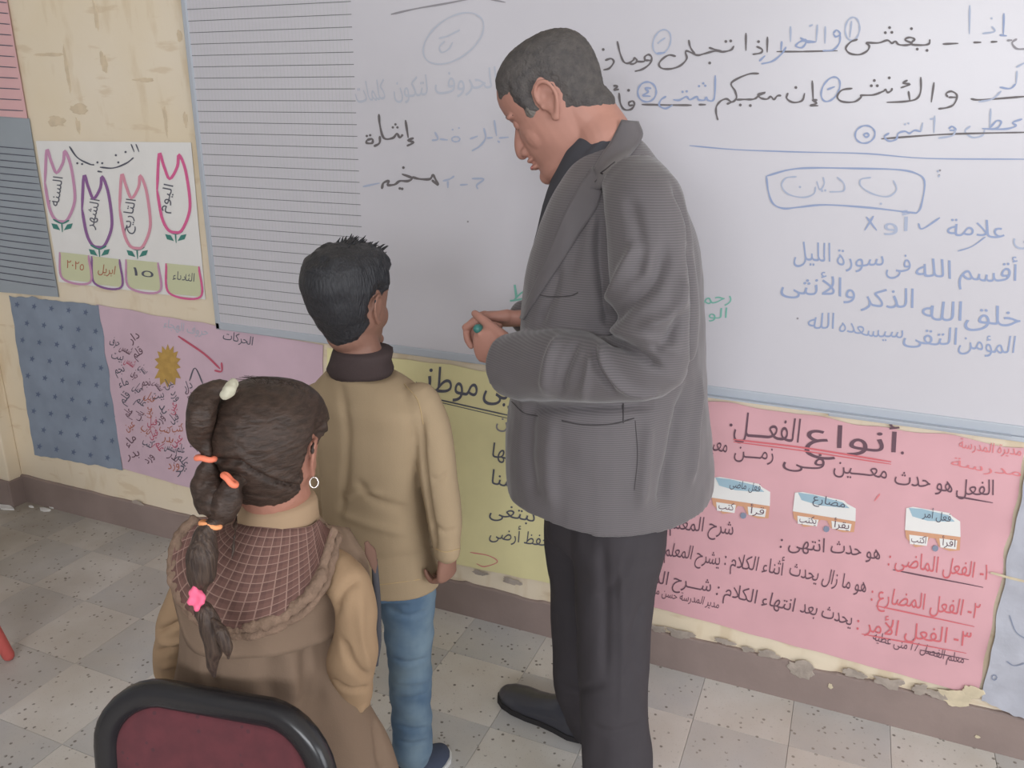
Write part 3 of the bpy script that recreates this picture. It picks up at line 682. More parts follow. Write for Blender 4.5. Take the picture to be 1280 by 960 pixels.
def truck(tl, tr, br, bl, tags):
    A, B_, C_, D_ = [Vector((*q, 0)) for q in (tl, tr, br, bl)]
    def q(u, v): p = (A*(1-u)+B_*u)*(1-v)+(D_*(1-u)+C_*u)*v; return (p.x, p.y)
    k.lift = .0016; k.poly([q(0, .06), q(.12, 0), q(.8, .02), q(.86, .1), q(1, .2), q(1, .62), q(0, .62)]); a = k.done('paper_cutout', 'white', pk)
    k.lift = .0022; k.poly([q(.05, .04), q(.3, .02), q(.78, .08), q(.9, .22), q(.7, .26), q(.4, .30), q(.12, .24)]); k.done('print', 'truckblue', a)
    k.poly([q(0, .60), q(1, .60), q(.98, .95), q(.8, 1), q(.62, .92), q(.55, .72), q(.45, .72), q(.38, .93), q(.2, 1), q(.03, .8)]); k.done('print', 'orangep', a)
    k.lift = .0026
    for u0, u1, w_ in ((.08, .42, tags[0]), (.62, .94, tags[1])):
        k.poly([q(u0, .70), q(u1, .70), q(u1-.02, .93), q(u0+.02, .93)]); k.done('word_tag', 'white', a)
        k.lift = .0030; p0, p1 = q(u0+.04, .87), q(u1-.04, .87); k.text(w_, *p0, *p1, 13, .012, 0, .2); k.done('lettering', 'ink_dark', a); k.lift = .0026
    p = q(.55, .97); k.dot(p[0], p[1], 4); k.done('print', 'wheel', a); k.lift = .0029
    p0, p1 = q(.3, .22), q(.82, .24); k.text(tags[2], *p0, *p1, 14, .01, 0, .2); k.done('lettering', 'ink_navy', a); k.lift = .0013
truck((891, 594), (963, 606), (962, 650), (889, 640), ('كتب', 'قرأ', 'فعل ماضى'))
truck((994, 613), (1070, 627), (1069, 667), (989, 656), ('يكتب', 'يقرأ', 'مضارع'))
truck((1133, 632), (1200, 642), (1201, 690), (1130, 682), ('اكتب', 'اقرأ', 'فعل أمر'))
# yellow homeland poster
ye, k = poster('yellow_poster', [(410, 434), (740, 482), (740, 740), (406, 668)], 'yellow', 'shiny yellow poster with black Arabic verse, between the boy and the man', 'poster', edge=.008, seed=4, amp=.0035)
cur = ye
T_('ربى', 604, 495, 646, 502, 44, 'ink_navy', 0); T_('موط', 540, 489, 597, 495, 44, 'ink_navy', 0); T_('نى', 500, 480, 538, 487, 44, 'ink_navy', 0)
k.stroke([(480, 486), (548, 499), (644, 521)], 1.7, taper=False); k.stroke([(480, 489), (548, 502), (644, 525)], 1, taper=False); k.done('underline', 'ink_navy', cur)
T_('الأوطان', 620, 533, 690, 541, 24, 'ink_grey'); T_('أرضها', 615, 571, 668, 577, 26, 'ink_navy'); T_('أرضنا', 614, 605, 668, 612, 26, 'ink_navy'); T_('نبتغى', 612, 644, 668, 652, 24, 'ink_navy'); T_('احفظ أرضى', 612, 672, 690, 684, 22, 'ink_navy')
k.stroke([(588, 690), (610, 694), (622, 702), (606, 708), (596, 704)], 1.2); k.done('lettering', 'ink_pinkish', cur)
# pale pink alphabet poster
lp, k = poster('pale_pink_poster', [(122, 380), (405, 431), (400, 655), (155, 585)], 'lilac', 'pale pink alphabet poster with orange sun and red arrow, left of the boy', 'poster', edge=.006, seed=7, nu=34)
cur = lp
sp = []
for i in range(28):
    a = 2*PI*i/28; r = (23 if i % 2 else 16)+(6 if math.sin(a) > .6 else 0); sp.append((210+r*.72*math.cos(a), 454+r*1.05*math.sin(a)))
k.poly(sp); k.done('sun_cutout', 'sun', cur)
k.stroke([(223, 420), (255, 442), (275, 461)], 2.6, taper=False); k.stroke([(268, 463), (277, 464), (277, 453)], 2.4); k.done('arrow', 'ink_crimson', cur)
T_('حروف الهجاء', 204, 409, 260, 420, 15, 'ink_faint', 0.01); T_('الحركات', 278, 424, 316, 431, 15, 'ink_navy', .008)
k.stroke([(237, 476), (244, 460), (254, 480)], 1.6); k.done('lettering', 'ink_navy', cur)
rnd = random.Random(5); wd = ['حرف', 'سين', 'دار', 'بيت', 'قلم', 'علم', 'عين', 'نجم', 'بدر', 'كتب', 'شمس', 'ورد', 'ماء', 'فيل', 'باب', 'يد']
cols = [[(142, 432), (160, 500), (168, 572)], [(157, 440), (174, 505), (188, 575)], [(170, 425), (186, 500), (196, 560)], [(196, 484), (206, 540), (218, 585)], [(214, 482), (222, 540), (228, 590)], [(236, 486), (240, 520), (243, 560)]]
for ci, cl in enumerate(cols):
    pts = catmull(cl, 8)
    for i, p in enumerate(pts[::2]):
        a = math.radians(rnd.uniform(-75, 60)); L = rnd.uniform(10, 15)
        k.text(rnd.choice(wd), p.x-L/2*math.cos(a)+rnd.uniform(-2, 2), p.y-L/2*math.sin(a), p.x+L/2*math.cos(a), p.y+L/2*math.sin(a), 15, .02, 0, .3)
        k.done('lettering', rnd.choice(['ink_navy', 'ink_navy', 'ink_dark', 'ink_crimson', 'ink_navy', 'ink_brown']), cur)
# blue star cloth
bl, k = poster('blue_sheet', [(13, 369), (125, 381), (155, 587), (45, 568)], 'bluecloth', 'blue grey paper sheet with rows of dark stars, left end of the wall', 'poster', edge=.012, seed=9, amp=.003)
for r in range(9):
    for c in range(6):
        u = (c+.3+(r % 2)*.42)/5.2; v = (r+.5)/9
        if u > .97: continue
        x = (13+(125-13)*u)*(1-v)+(45+(155-45)*u)*v; y = (369+12*u)*(1-v)+(568+19*u)*v
        st = []
        for j in range(10): a = j*PI/5; st.append((x+(3.6 if j % 2 == 0 else 1.6)*math.cos(a), y+(4.4 if j % 2 == 0 else 1.8)*math.sin(a)))
        k.poly(st)
k.done('star_print', 'bluespot', bl)
# grey and rose lined sheets, upper left
gs, k = poster('grey_lined_sheet', [(-60, 140), (38, 148), (75, 371), (-30, 362)], 'greysheet', 'grey paper sheet with ruled black lines, left of the flower poster', 'poster', seed=11)
for i in range(21):
    t = i/20; y = 186+t*172; xr = 40+(y-148)*.158; k.stroke([(-50, y-6-t*14), (-5+t*6, y-3-t*6), (xr-3, y+1)], 1.2, taper=False)
k.done('ruled_lines', 'ink_navy', gs)
rs, k = poster('rose_lined_sheet', [(-60, -60), (3, -50), (37, 148), (-45, 142)], 'topink', 'rose pink paper sheet with ruled lines, top left corner above the grey sheet', 'poster', seed=13, base=.0075, amp=.0012)
for i in range(14):
    y = -38+i*13.5; k.stroke([(-50, y-4), (-10, y-1), (1+(y+50)*.15, y+1)], 1.2, taper=False)
k.done('ruled_lines', 'ink_navy', rs)
# flower calendar poster
fl, k = poster('calendar_poster', [(46, 176), (240, 178), (258, 374), (75, 352)], 'white', 'white calendar poster with four coloured tulips and four date cards', 'poster', seed=15, amp=.0012)
def TU(l): return [(40+a/4.365, 160+b/4.365) for a, b in l]
for m, cx, cy_, sc in (('pl1', 150, 320, 1.0), ('pl2', 353, 460, 1.0), ('pl3', 560, 460, 1.03), ('pl4', 770, 360, 1.1)):
    o_ = [(-78, -20), (-68, -200), (-45, -140), (-15, -75), (22, -135), (30, -195), (62, -120), (84, 20), (80, 100), (45, 180), (10, 190), (-25, 175), (-55, 110), (-78, -20)]
    k.stroke(TU([(cx+a*sc, cy_+b*sc) for a, b in o_]), 3.6, 4, taper=False); k.done('tulip', m, fl)
    yb = cy_+188*sc
    k.stroke(TU([(cx-32, yb-10), (cx+15, yb+12), (cx+55, yb-5)]), 2.2); k.stroke(TU([(cx+14, yb+8), (cx+18, yb+60)]), 1.6)
    for sg in (-1, 1): k.poly(TU([(cx+16+sg*10, yb+50), (cx+16+sg*28, yb+18), (cx+16+sg*58, yb+12), (cx+16+sg*48, yb+40)]))
    k.done('leaves', 'leafg', fl)
for s, a, b, c, d in (('السنة', 73, 258, 79, 222), ('الشهر', 117, 287, 125, 250), ('التاريخ', 162, 292, 170, 250), ('اليوم', 208, 266, 217, 232)): k.text(s, a, b, c, d, 17, .0, 0, .2); k.done('lettering', 'ink_navy', fl)
k.stroke([(87, 183), (97, 197), (112, 205), (118, 206)], 2); k.stroke([(125, 209), (142, 210), (158, 204), (167, 197)], 2); k.stroke([(122, 214), (128, 215)], 2); k.stroke([(164, 180), (168, 190)], 1.5); k.stroke([(170, 180), (174, 190)], 1.5)
for a in ((97, 204), (103, 205), (128, 204), (145, 194), (148, 203), (157, 190), (122, 203)): k.dot(*a, 1.4)
k.done('lettering', 'ink_navy', fl)
for (x0, y0, x1, y1, tx, m, bm_, sd) in ((73, 315, 113, 352, '٢٠٢٥', 'ink_brown', 'pl1', 5), (113, 320, 152, 358, 'ابريل', 'ink_brown', 'pl2', 5), (156, 324, 200, 363, '١٥', 'ink_navy', 'pl1', 5), (206, 329, 251, 370, 'الثلاثاء', 'ink_navy', 'pl4', 5)):
    k.lift = .0016; k.poly([(x0+2, y0), (x1-2, y0+4), (x1+1, y1+1), (x0+5, y1-3)]); cd = k.done('date_card', 'card', fl)
    k.lift = .0022; k.stroke([(x0+2, y0), (x0+6, y1-4), (x1, y1+1), (x1-2, y0+4)], 2.6, 8, taper=False); k.done('card_border', bm_, cd)
    k.text(tx, x0+10, y0+20, x1-8, y0+23, 15, .012, 0, .2); k.done('lettering', m, cd); k.lift = .0013
# crumpled pale sheet, right
ps, k = poster('pale_crumpled_sheet', [(1284, 570), (1420, 600), (1330, 915), (1226, 872)], 'palesheet', 'pale blue crumpled plastic sheet at the right end of the pink poster', 'poster', edge=.008, seed=21, amp=.009, base=.004, nu=40, nv=60)
k.stroke([(1238, 716), (1262, 722), (1290, 728)], 3, taper=False); k.done('tape_strip', 'creamchip', ps)
k.stroke([(1262, 770), (1270, 790), (1284, 800)], 1.6); k.stroke([(1258, 826), (1268, 832), (1282, 828)], 1.6); k.ell(1243, 847, 3, 3, 0, 1.6); k.done('print', 'wheel', ps)
#PEOPLE
# ------------------------------------------------------------------ PEOPLE
def V(*a): return Vector(a)
def frame(fwd, up=(0, 0, 1)):
    """matrix whose columns are forward (x), left (y), up (z)"""
    f = Vector(fwd).normalized(); l = Vector(up).cross(f).normalized(); u = f.cross(l)
    return Matrix((f, l, u)).transposed()
def sil(xl, xr, y, Yc, ratio, fwd, k=1.0):
    """silhouette slice: centre and half-depth / half-width of an ellipse facing fwd that shows between xl and xr"""
    c = P((xl+xr)/2, y, Yc); E_ = MP(c, (xr-xl)/2)*k
    f = Vector((fwd[0], fwd[1], 0)).normalized(); l = Vector((-f.y, f.x, 0))
    v = c-CAM; v.z = 0; v.normalize(); n = Vector((-v.y, v.x, 0))
    a = E_/math.sqrt((f.dot(n))**2+(ratio*l.dot(n))**2); return c, a, a*ratio
def torso(bm, rows, Yc, fwd, n=40, tilt=None):
    """rows: (y, xl, xr, ratio, squareness, dz)"""
    f = Vector((fwd[0], fwd[1], 0)).normalized(); l = Vector((-f.y, f.x, 0)); rings = []
    for r in rows:
        y, xl, xr, ratio, sq = r[:5]; c, a, b = sil(xl, xr, y, Yc, ratio, fwd)
        ring = []
        for j in range(n):
            t = 2*PI*j/n; ct, st = math.cos(t), math.sin(t)
            cx = math.copysign(abs(ct)**sq, ct); sx = math.copysign(abs(st)**sq, st)
            ring.append(c+f*(a*cx)+l*(b*sx)+(Vector((0, 0, r[5](ct, st))) if len(r) > 5 else Vector()))
        rings.append(ring)
    R = [catmull([rg[j] for rg in rings], 3) for j in range(n)]
    loft(bm, [[R[j][i] for j in range(n)] for i in range(len(R[0]))]); return rings
def limb(bm, pts, n=18, side=None, ends=True):
    """pts: (px, py, Y, radius px[, flattening])"""
    c = [P(*p[:3]) for p in pts]
    tube(bm, c, [(MP(q, p[3]), MP(q, p[3])*(p[4] if len(p) > 4 else 1)) for q, p in zip(c, pts)], n=n, sub=4, side=side, round_ends=ends)
    return c
def head_parts(bm, X, s, child=False, open_mouth=0):
    """head in local space x forward, y left, z up; X = 4x4 to world; s = scale"""
    prof = [(-.126, .070, .030, .018), (-.120, .084, .005, .032), (-.106, .091, -.025, .044), (-.090, .087, -.05, .053), (-.075, .086, -.065, .058), (-.05, .088, -.08, .065), (-.02, .086, -.093, .070),
            (.0, .082, -.100, .0725), (.02, .088, -.105, .075), (.05, .090, -.107, .077), (.075, .080, -.100, .072), (.095, .058, -.083, .060), (.108, .030, -.055, .040), (.114, .0, -.025, .015)]
    if child: prof = [(z*(.90 if z < 0 else 1.05), xf*(.93 if z < 0 else 1.02), xb*1.04, w_*(.97 if z < -.06 else 1.04)) for z, xf, xb, w_ in prof]
    n = 36; rings = []
    for z, xf, xb, w_ in prof:
        xc = (xf+xb)/2 if z < -.1 else 0.0
        ring = []
        for j in range(n):
            t = 2*PI*j/n; ct, st = math.cos(t), math.sin(t)
            x = xc+(xf-xc if ct > 0 else xc-xb)*math.copysign(abs(ct)**.9, ct); ring.append(X @ (Vector((x, w_*st, z))*s))
        rings.append(ring)
    R = [catmull([rg[j] for rg in rings], 2) for j in range(n)]
    loft(bm, [[R[j][i] for j in range(n)] for i in range(len(R[0]))])
    R3 = X.to_3x3().normalized()
    def b(c, r, e=None): ball(bm, X @ (Vector(c)*s), tuple(q*s for q in r), R3 @ (Matrix.Rotation(e[0], 3, e[1]) if e else Matrix.Identity(3)))
    def t(ps, rs, **k): tube(bm, [X @ (Vector(q)*s) for q in ps], [(q[0]*s, q[1]*s) if isinstance(q, tuple) else q*s for q in rs], **k)
    g = .75 if child else 1
    t([(.074, 0, .018), (.080, 0, -.004), (.082+.014*g, 0, -.030), (.082+.019*g, 0, -.044)], [.008, .011, .0125, .0125], n=12)      # nose bridge and tip
    for sgn in (-1, 1):
        b((.088, sgn*.011, -.047), (.014, .0095, .010))                       # nostril wings
        b((.071, sgn*.029, .019), (.014, .026, .0075 if not child else .004)) # brow
        b((.048, sgn*.034, -.036), (.026, .026, .034))                        # cheek
        # ear: rim, plate, lobe
        ep = [(-.004, sgn*.074, -.022), (.006, sgn*.076, .004), (.002, sgn*.081, .022), (-.014, sgn*.087, .031), (-.029, sgn*.089, .020), (-.030, sgn*.086, -.004), (-.018, sgn*.080, -.024), (-.008, sgn*.076, -.034)]
        t(ep, [.0035, .0036, .004, .0042, .0044, .0042, .0048, .006], n=8, sub=3)
        b((-.013, sgn*.076, .000), (.016, .0055, .026)); b((-.007, sgn*.0765, -.033), (.008, .005, .009)); b((.004, sgn*.0755, -.006), (.004, .005, .008))
    b((.090, 0, -.0655), (.010, .024, .0058)); b((.0885, 0, -.0775-open_mouth), (.0105, .021, .0068))   # lips
    b((.078, 0, -.108), (.019, .022, .017))                                                            # chin
def face_details(root, X, s, lid=.75, brow='brow', body=None, lips=True):
    for sgn in (-1, 1):
        bm = bmesh.new(); ball(bm, X @ (Vector((.0665, sgn*.030, .001))*s), .0118*s); ey = link('eye', bmesh_to(bm), M('eyew'), root)
        bm = bmesh.new(); ball(bm, X @ (Vector((.0762, sgn*.030, -.002))*s), (.0030*s, .0050*s, .0050*s), X.to_3x3().normalized()); link('iris', bmesh_to(bm), M('brow'), ey)
        bm = bmesh.new(); tube(bm, [X @ (Vector(q)*s) for q in ((.0845, sgn*.014, .020), (.0840, sgn*.026, .024), (.076, sgn*.042, .023), (.065, sgn*.052, .017))], [.0014*s, .0022*s, .0022*s, .0012*s], n=8); link('eyebrow', bmesh_to(bm), M(brow), root)
        # upper lid: a shell over the eyeball, cut at the gaze line
        bm = bmesh.new(); bmesh.ops.create_uvsphere(bm, u_segments=20, v_segments=14, radius=.0130*s)
        bmesh.ops.bisect_plane(bm, geom=bm.verts[:]+bm.edges[:]+bm.faces[:], plane_co=(0, 0, -.013*s*(2*lid-1)), plane_no=(0, 0, 1), clear_inner=True)
        bmesh.ops.transform(bm, matrix=Matrix.Translation(X @ (Vector((.0665, sgn*.030, .001))*s)) @ X.to_3x3().normalized().to_4x4(), verts=bm.verts)
        link('eyelid', bmesh_to(bm), body.data.materials[0] if body else M('skinA'), root)
def headcap(body_me, X, s, inside, thick, jit=.0, sc=60, minz=-9):
    """hair: the scalp part of the body surface lifted off along the normals; inside(local xyz)->signed mask (>0 hair)"""
    Xi = X.inverted(); v = getv(body_me); n = getn(body_me); A = np.array(Xi.to_3x3()); t = np.array(Xi.translation)
    loc = (v@A.T+t)/s; near = (np.abs(loc) < .17).all(1)
    msk = np.full(len(v), -1.0); idx = np.where(near)[0]
    for i in idx:
        msk[i] = inside(loc[i])+.004*noise.noise(Vector(v[i])*90)
    keep = msk > -.004; mp = -np.ones(len(v), int); vi = np.where(keep)[0]; mp[vi] = np.arange(len(vi))
    h = np.clip(msk[vi]/.012, -.4, 1); lift = np.where(h < 0, h*.004, h*thick)
    if callable(jit): lift = lift+np.array([jit(loc[i], v[i]) for i in vi])*np.clip(h, 0, 1)
    vv = v[vi]+n[vi]*lift[:, None]*s
    fs = [tuple(mp[list(p.vertices)]) for p in body_me.polygons if all(keep[q] for q in p.vertices)]
    return mesh(vv, fs)
def hand_parts(bm, wrist, dirv, palm_n, side, s, curls=(60, 60, 60, 60), spread=4, thumb=(35, 30), palm_bend=0):
    """wrist point, pointing direction, palm normal, side=+1 if the thumb lies towards dir x palm_n; curls in degrees at the knuckle"""
    d = Vector(dirv).normalized(); nrm = Vector(palm_n); nrm = (nrm-d*nrm.dot(d)).normalized(); x = d.cross(nrm)*side   # towards thumb
    w0 = Vector(wrist)
    tube(bm, [w0-d*.02*s, w0+d*.02*s, w0+d*.06*s, w0+d*.082*s], [(.025*s, .018*s), (.033*s, .017*s), (.040*s, .015*s), (.038*s, .012*s)], n=18, sub=3, side=x)
    L = (.041, .046, .043, .033); out = []
    for i in range(4):
        k = w0+d*(.082-.004*abs(i-1)**1.2)*s+x*(.029-.0195*i)*s; a = math.radians(curls[i])
        ang = math.radians((1.2-i)*spread); dd = (d*math.cos(ang)+x*math.sin(ang)).normalized(); pts = [k-dd*.015*s, k]; cur = 0; p = k
        for j, m in enumerate((1.0, .68, .52)):
            cur += a*(1.0 if j == 0 else 1.15 if j == 1 else .7); dj = dd*math.cos(cur)+nrm*math.sin(cur); p = p+dj*L[i]*m*s; pts.append(p)
        r = (.0092, .0094, .0090, .0080)[i]*s
        tube(bm, pts, [r, r*1.05, r, r*.93, r*.80], n=10, sub=3); out.append(pts)
    t0 = w0+d*.018*s+x*.022*s; a, b_ = math.radians(thumb[0]), math.radians(thumb[1])
    d1 = (d*math.cos(a)+x*math.sin(a)*.8+nrm*math.sin(a)*.5).normalized(); p1 = t0+d1*.042*s
    d2 = (d1*math.cos(b_)-x*math.sin(b_)*.7+nrm*math.sin(b_)*.5).normalized(); p2 = p1+d2*.034*s; d3 = (d2+nrm*.15-x*.15).normalized(); p3 = p2+d3*.026*s
    tube(bm, [t0, p1, p2, p3], [.015*s, .0120*s, .0105*s, .0085*s], n=10, sub=3); return out
def smooth_groove(me, X, s, spots):
    polys = []
    v = getv(me); n = getn(me)
    for c, r, dp in spots:
        q = np.array(X @ (Vector(c)*s)); d = np.linalg.norm(v-q, axis=1); v -= n*(dp*s*np.exp(-(d/(r*s))**2))[:, None]
    setv(me, v)
def shoe(root, ankle, dirv, L, wd, m='shoe', sm='sole', h=.07, name='shoe'):
    """ankle: floor point under the ankle"""
    d = Vector((dirv[0], dirv[1], 0)).normalized(); l = Vector((-d.y, d.x, 0)); a = Vector((ankle[0], ankle[1], 0)); heel = a-d*L*.24
    prof = [(0, .55, .5), (.04, .80, .95), (.14, .92, 1.0), (.30, .86, .95), (.45, .88, .72), (.60, 1.0, .56), (.75, 1.02, .50), (.88, .86, .42), (.96, .55, .32), (1.0, .22, .18)]
    bm = bmesh.new(); rings = []; n = 20
    for u, w_, hh in prof:
        c = heel+d*(u*L); ring = []
        for j in range(n):
            t = 2*PI*j/n; ct, st = math.cos(t), math.sin(t); z = .012+(h*hh)*(max(0, st)**.8 if st > 0 else -.0)
            ring.append(c+l*(wd/2*w_*math.copysign(abs(ct)**.75, ct)*(1-.25*max(0, st)**2))+Vector((0, 0, z if st > 0 else .012)))
        rings.append(ring)
    loft(bm, rings); me = remesh(bm, .004, 3); o = link(name, me, M(m), root)
    bm = bmesh.new(); out = [(0, .5), (.03, .8), (.14, .98), (.3, .92), (.45, .94), (.6, 1.06), (.75, 1.08), (.88, .95), (.96, .68), (1.0, .3)]
    pts = [heel+d*(u*L*1.01-.003)+l*(wd/2*w_) for u, w_ in out]+[heel+d*(u*L*1.01-.003)-l*(wd/2*w_) for u, w_ in reversed(out)]
    lo = [bm.verts.new((p.x, p.y, .0045)) for p in pts]; hi = [bm.verts.new((p.x, p.y, .020)) for p in pts]; N = len(pts)
    for j in range(N): bm.faces.new((lo[j], lo[(j+1) % N], hi[(j+1) % N], hi[j]))
    bm.faces.new(hi); bm.faces.new(lo[::-1]); link('shoe_sole', bmesh_to(bm), M(sm), o, smooth=False); return o

def shell(name, top, bot, m, tree, lift, nv=14, n=5, uv=True, bulge=0, ruf=0, rf=0, th=.004, parent=None):
    """surface between two pixel curves laid on the body; lift = (at top, at bottom) off the cloth"""
    A = catmull([(a, b) for a, b in top], n); B_ = catmull([(a, b) for a, b in bot], n); N = len(A); rows = []
    D = None
    for j in range(nv+1):
        v_ = j/nv; row = []
        for i in range(N):
            x, y = A[i].x*(1-v_)+B_[i].x*v_, A[i].y*(1-v_)+B_[i].y*v_; q = hit(tree, x, y)
            row.append(((x, y), (q-CAM).dot(FW) if q else None))
        rows.append(row)
    dd = np.array([[r[1] if r[1] else np.nan for r in row] for row in rows]); ok = ~np.isnan(dd); mean = dd[ok].mean() if ok.any() else 1.0
    # misses take the nearest hit depth, then the depth field is smoothed
    for j in range(nv+1):
        for i in range(N):
            if not ok[j, i]:
                js, is_ = np.where(ok); k_ = np.argmin((js-j)**2+(is_-i)**2); dd[j, i] = dd[js[k_], is_[k_]]+.0012*math.sqrt((js[k_]-j)**2+(is_[k_]-i)**2)
    for _ in range(6):
        e = np.pad(dd, 1, mode='edge'); dd = (e[:-2, 1:-1]+e[2:, 1:-1]+e[1:-1, :-2]+e[1:-1, 2:]+dd)/5
    R = []
    for j in range(nv+1):
        v_ = j/nv; row = []
        for i in range(N):
            (x, y), _q = rows[j][i]; L_ = lift[0]*(1-v_)+lift[1]*v_+bulge*math.sin(PI*v_)+(ruf*v_**3*math.sin(i*rf) if ruf else 0)
            row.append(CAM+ray(x, y)*(dd[j, i]-L_))
        R.append(row)
    bm = bmesh.new(); loft(bm, R, cap=False, closed=False, uv=uv); bmesh.ops.recalc_face_normals(bm, faces=bm.faces)
    me = bpy.data.meshes.new(name); bm.to_mesh(me); bm.free(); o = link(name, me, M(m), parent or girl); s_ = o.modifiers.new('s', 'SOLIDIFY'); s_.thickness = th; s_.offset = 0; return o, R
# ================= the man (facing left, head bowed, grey jacket)
FM = (-math.cos(math.radians(20)), math.sin(math.radians(20)))
YM = -.47
man = empty('person', (P(760, 900, YM).x, YM, 0), 'man in grey jacket and dark trousers, head bowed, holding a green marker', 'person')
hd = Vector((-.97, -.10, 0)).normalized(); tilt = math.radians(34)
hf = hd*math.cos(tilt)+Vector((0, 0, -math.sin(tilt))); HR = frame(hf)
HS = 1.06; HC = P(691, 129, YM); XM = Matrix.Translation(HC) @ HR.to_4x4()
bm = bmesh.new()
head_parts(bm, XM, HS, open_mouth=.003)
nb = P(768, 205, YM)
tube(bm, [XM @ Vector((-.038, 0, -.035)), XM @ Vector((-.050, 0, -.085)), P(758, 185, YM), P(765, 235, YM)], [(.060, .066), (.057, .062), (.060, .062), (.08, .08)], n=24, sub=4, side=hf)
tube(bm, [XM @ Vector((.025, 0, -.088)), XM @ Vector((-.02, 0, -.125)), P(745, 220, YM)], [.042, .055, .062], n=18)   # throat
# inner trunk, arms and legs under the clothes
torso(bm, [(640, 690, 830, 1.2, 1), (560, 690, 835, 1.3, 1), (450, 700, 830, 1.3, 1), (330, 705, 830, 1.4, 1), (240, 715, 830, 1.5, 1)], YM, FM, n=24)
LS, LE, LW = P(806, 236, -.63), P(822, 452, -.70), P(640, 440, -.615)
RS, RE, RW = P(745, 235, -.30), P(700, 430, -.27), P(660, 398, -.44)
tube(bm, [LS, LE, LW], [.05, .043, .028], sub=4); tube(bm, [RS, RE, RW], [.05, .043, .028], sub=4)
for q in ([(775, 640, -.55, 40), (764, 790, -.56, 34), (772, 960, -.60, 28)], [(740, 640, -.39, 40), (733, 790, -.37, 34), (745, 895, -.37, 26)]): limb(bm, q, 14)
ldir = (P(600, 428, -.585)-LW).normalized()
hand_parts(bm, P(641, 436, -.615), Vector((-1, .06, -.05)), Vector((.15, .80, .10)), -1, .97, curls=(62, 74, 78, 80), spread=6, thumb=(34, 8))
hand_parts(bm, P(648, 398, -.50), Vector((-.95, -.10, -.10)), Vector((.2, -.5, -.85)), 1, .95, curls=(42, 56, 62, 66), spread=6, thumb=(24, 14))
me = remesh(bm, .0028, 3)
smooth_groove(me, XM, HS, [((.088, s_*.031, .003), .013, .007) for s_ in (-1, 1)]+[((-.012, s_*.086, .006), .009, .005) for s_ in (-1, 1)]+[((.098, s_*.008, -.054), .004, .003) for s_ in (-1, 1)]+[((.100, 0, -.0725), .006, .004), ((.088, 0, .006), .010, .002), ((.060, .052, -.05), .02, .003)])
body = link('body', me, M('skinA'), man)
bodyw = me.copy(); bodyw.transform(Matrix.Translation(Vector(man.location)))
face_details(man, XM, HS, .86, body=body)
for sg in (0,):
    bm = bmesh.new(); ball(bm, XM @ (Vector((.0935, 0, -.079))*HS), (.0085*HS, .019*HS, .0052*HS), HR); link('lower_lip', bmesh_to(bm), M('lip'), man)
def earmask(x, y, z):
    '''negative over the outer ear'''
    d = math.hypot((x+.012)/.024, (z+.001)/.040); return .020*(d-1) if abs(y) > .05 else 1
def hairline_man(p):
    x, y, z = p; ay = abs(y)
    front = .050+.012*(1-ay/.07)-x                       # hairline on the forehead, receding at the temples
    top = z-(.040+.25*max(0, x))                         # above this everything is hair
    a = min(.070-x, z-.052)
    side = min(z+.006, .036-x+.25*z) if x > -.018 else z-(-.030+.55*(x+.03))
    m = max(a, min(side, .044-x)); return min(m, earmask(x, y, z))
def fuzz(p, v): return .0012*noise.noise(Vector(v)*160)
hm = headcap(bodyw, XM, HS, hairline_man, .0062, fuzz)
ho = link('hair', hm, M('hairA'), man); ho['label'] = 'close-cropped dark grey hair'
def gray_side(p):
    x, y, z = p; return min(.010-abs(x-.026+.15*(z-.02)), .030-abs(z-.016))
link('sideburn', headcap(bodyw, XM, HS, lambda p: min(gray_side(p), hairline_man(p)+.004, 1 if p[1] > 0 else -1), .0074, fuzz), M('hairG'), man, label='greying hair at the temple')
# trousers
bm = bmesh.new()
limb(bm, [(770, 610, -.54, 66), (772, 660, -.55, 62), (768, 740, -.56, 49), (766, 800, -.57, 46), (768, 860, -.59, 44), (770, 925, -.62, 43), (772, 975, -.64, 42)], 26)
limb(bm, [(742, 610, -.40, 60), (735, 660, -.39, 56), (729, 740, -.375, 42), (733, 800, -.37, 42), (735, 855, -.37, 44), (745, 893, -.37, 40)], 26)
torso(bm, [(560, 672, 838, 1.15, 1), (610, 676, 838, 1.15, 1), (665, 684, 832, 1.15, 1)], YM, FM, n=30)
me = remesh(bm, .006, 5); rumple(me, .006, 9, 2, (1.6, 1.6, .7)); rumple(me, .003, 24, 4, (1, 1, .5)); tr = bvh(me)
crease(me, [(trace(tr, l), w_, d_) for l, w_, d_ in ([([(752, 668), (757, 760), (756, 850)], .010, -.007), ([(790, 690), (770, 730), (745, 750)], .010, -.005), ([(805, 745), (790, 800), (800, 850)], .010, -.005), ([(690, 850), (720, 862), (760, 856)], .008, -.006), ([(735, 905), (765, 915), (805, 905)], .008, -.005), ([(775, 690), (778, 800), (776, 900)], .006, .004)])])
link('trousers', me, M('trousers'), man)
# shoes
fd = Vector((-.98, .20, 0)); shoe(man, (-.548, -.362), fd, .285, .100, h=.085)
shoe(man, (P(772, 1000, -.64).x, -.645), Vector((-.98, .1, 0)), .285, .100, h=.085)
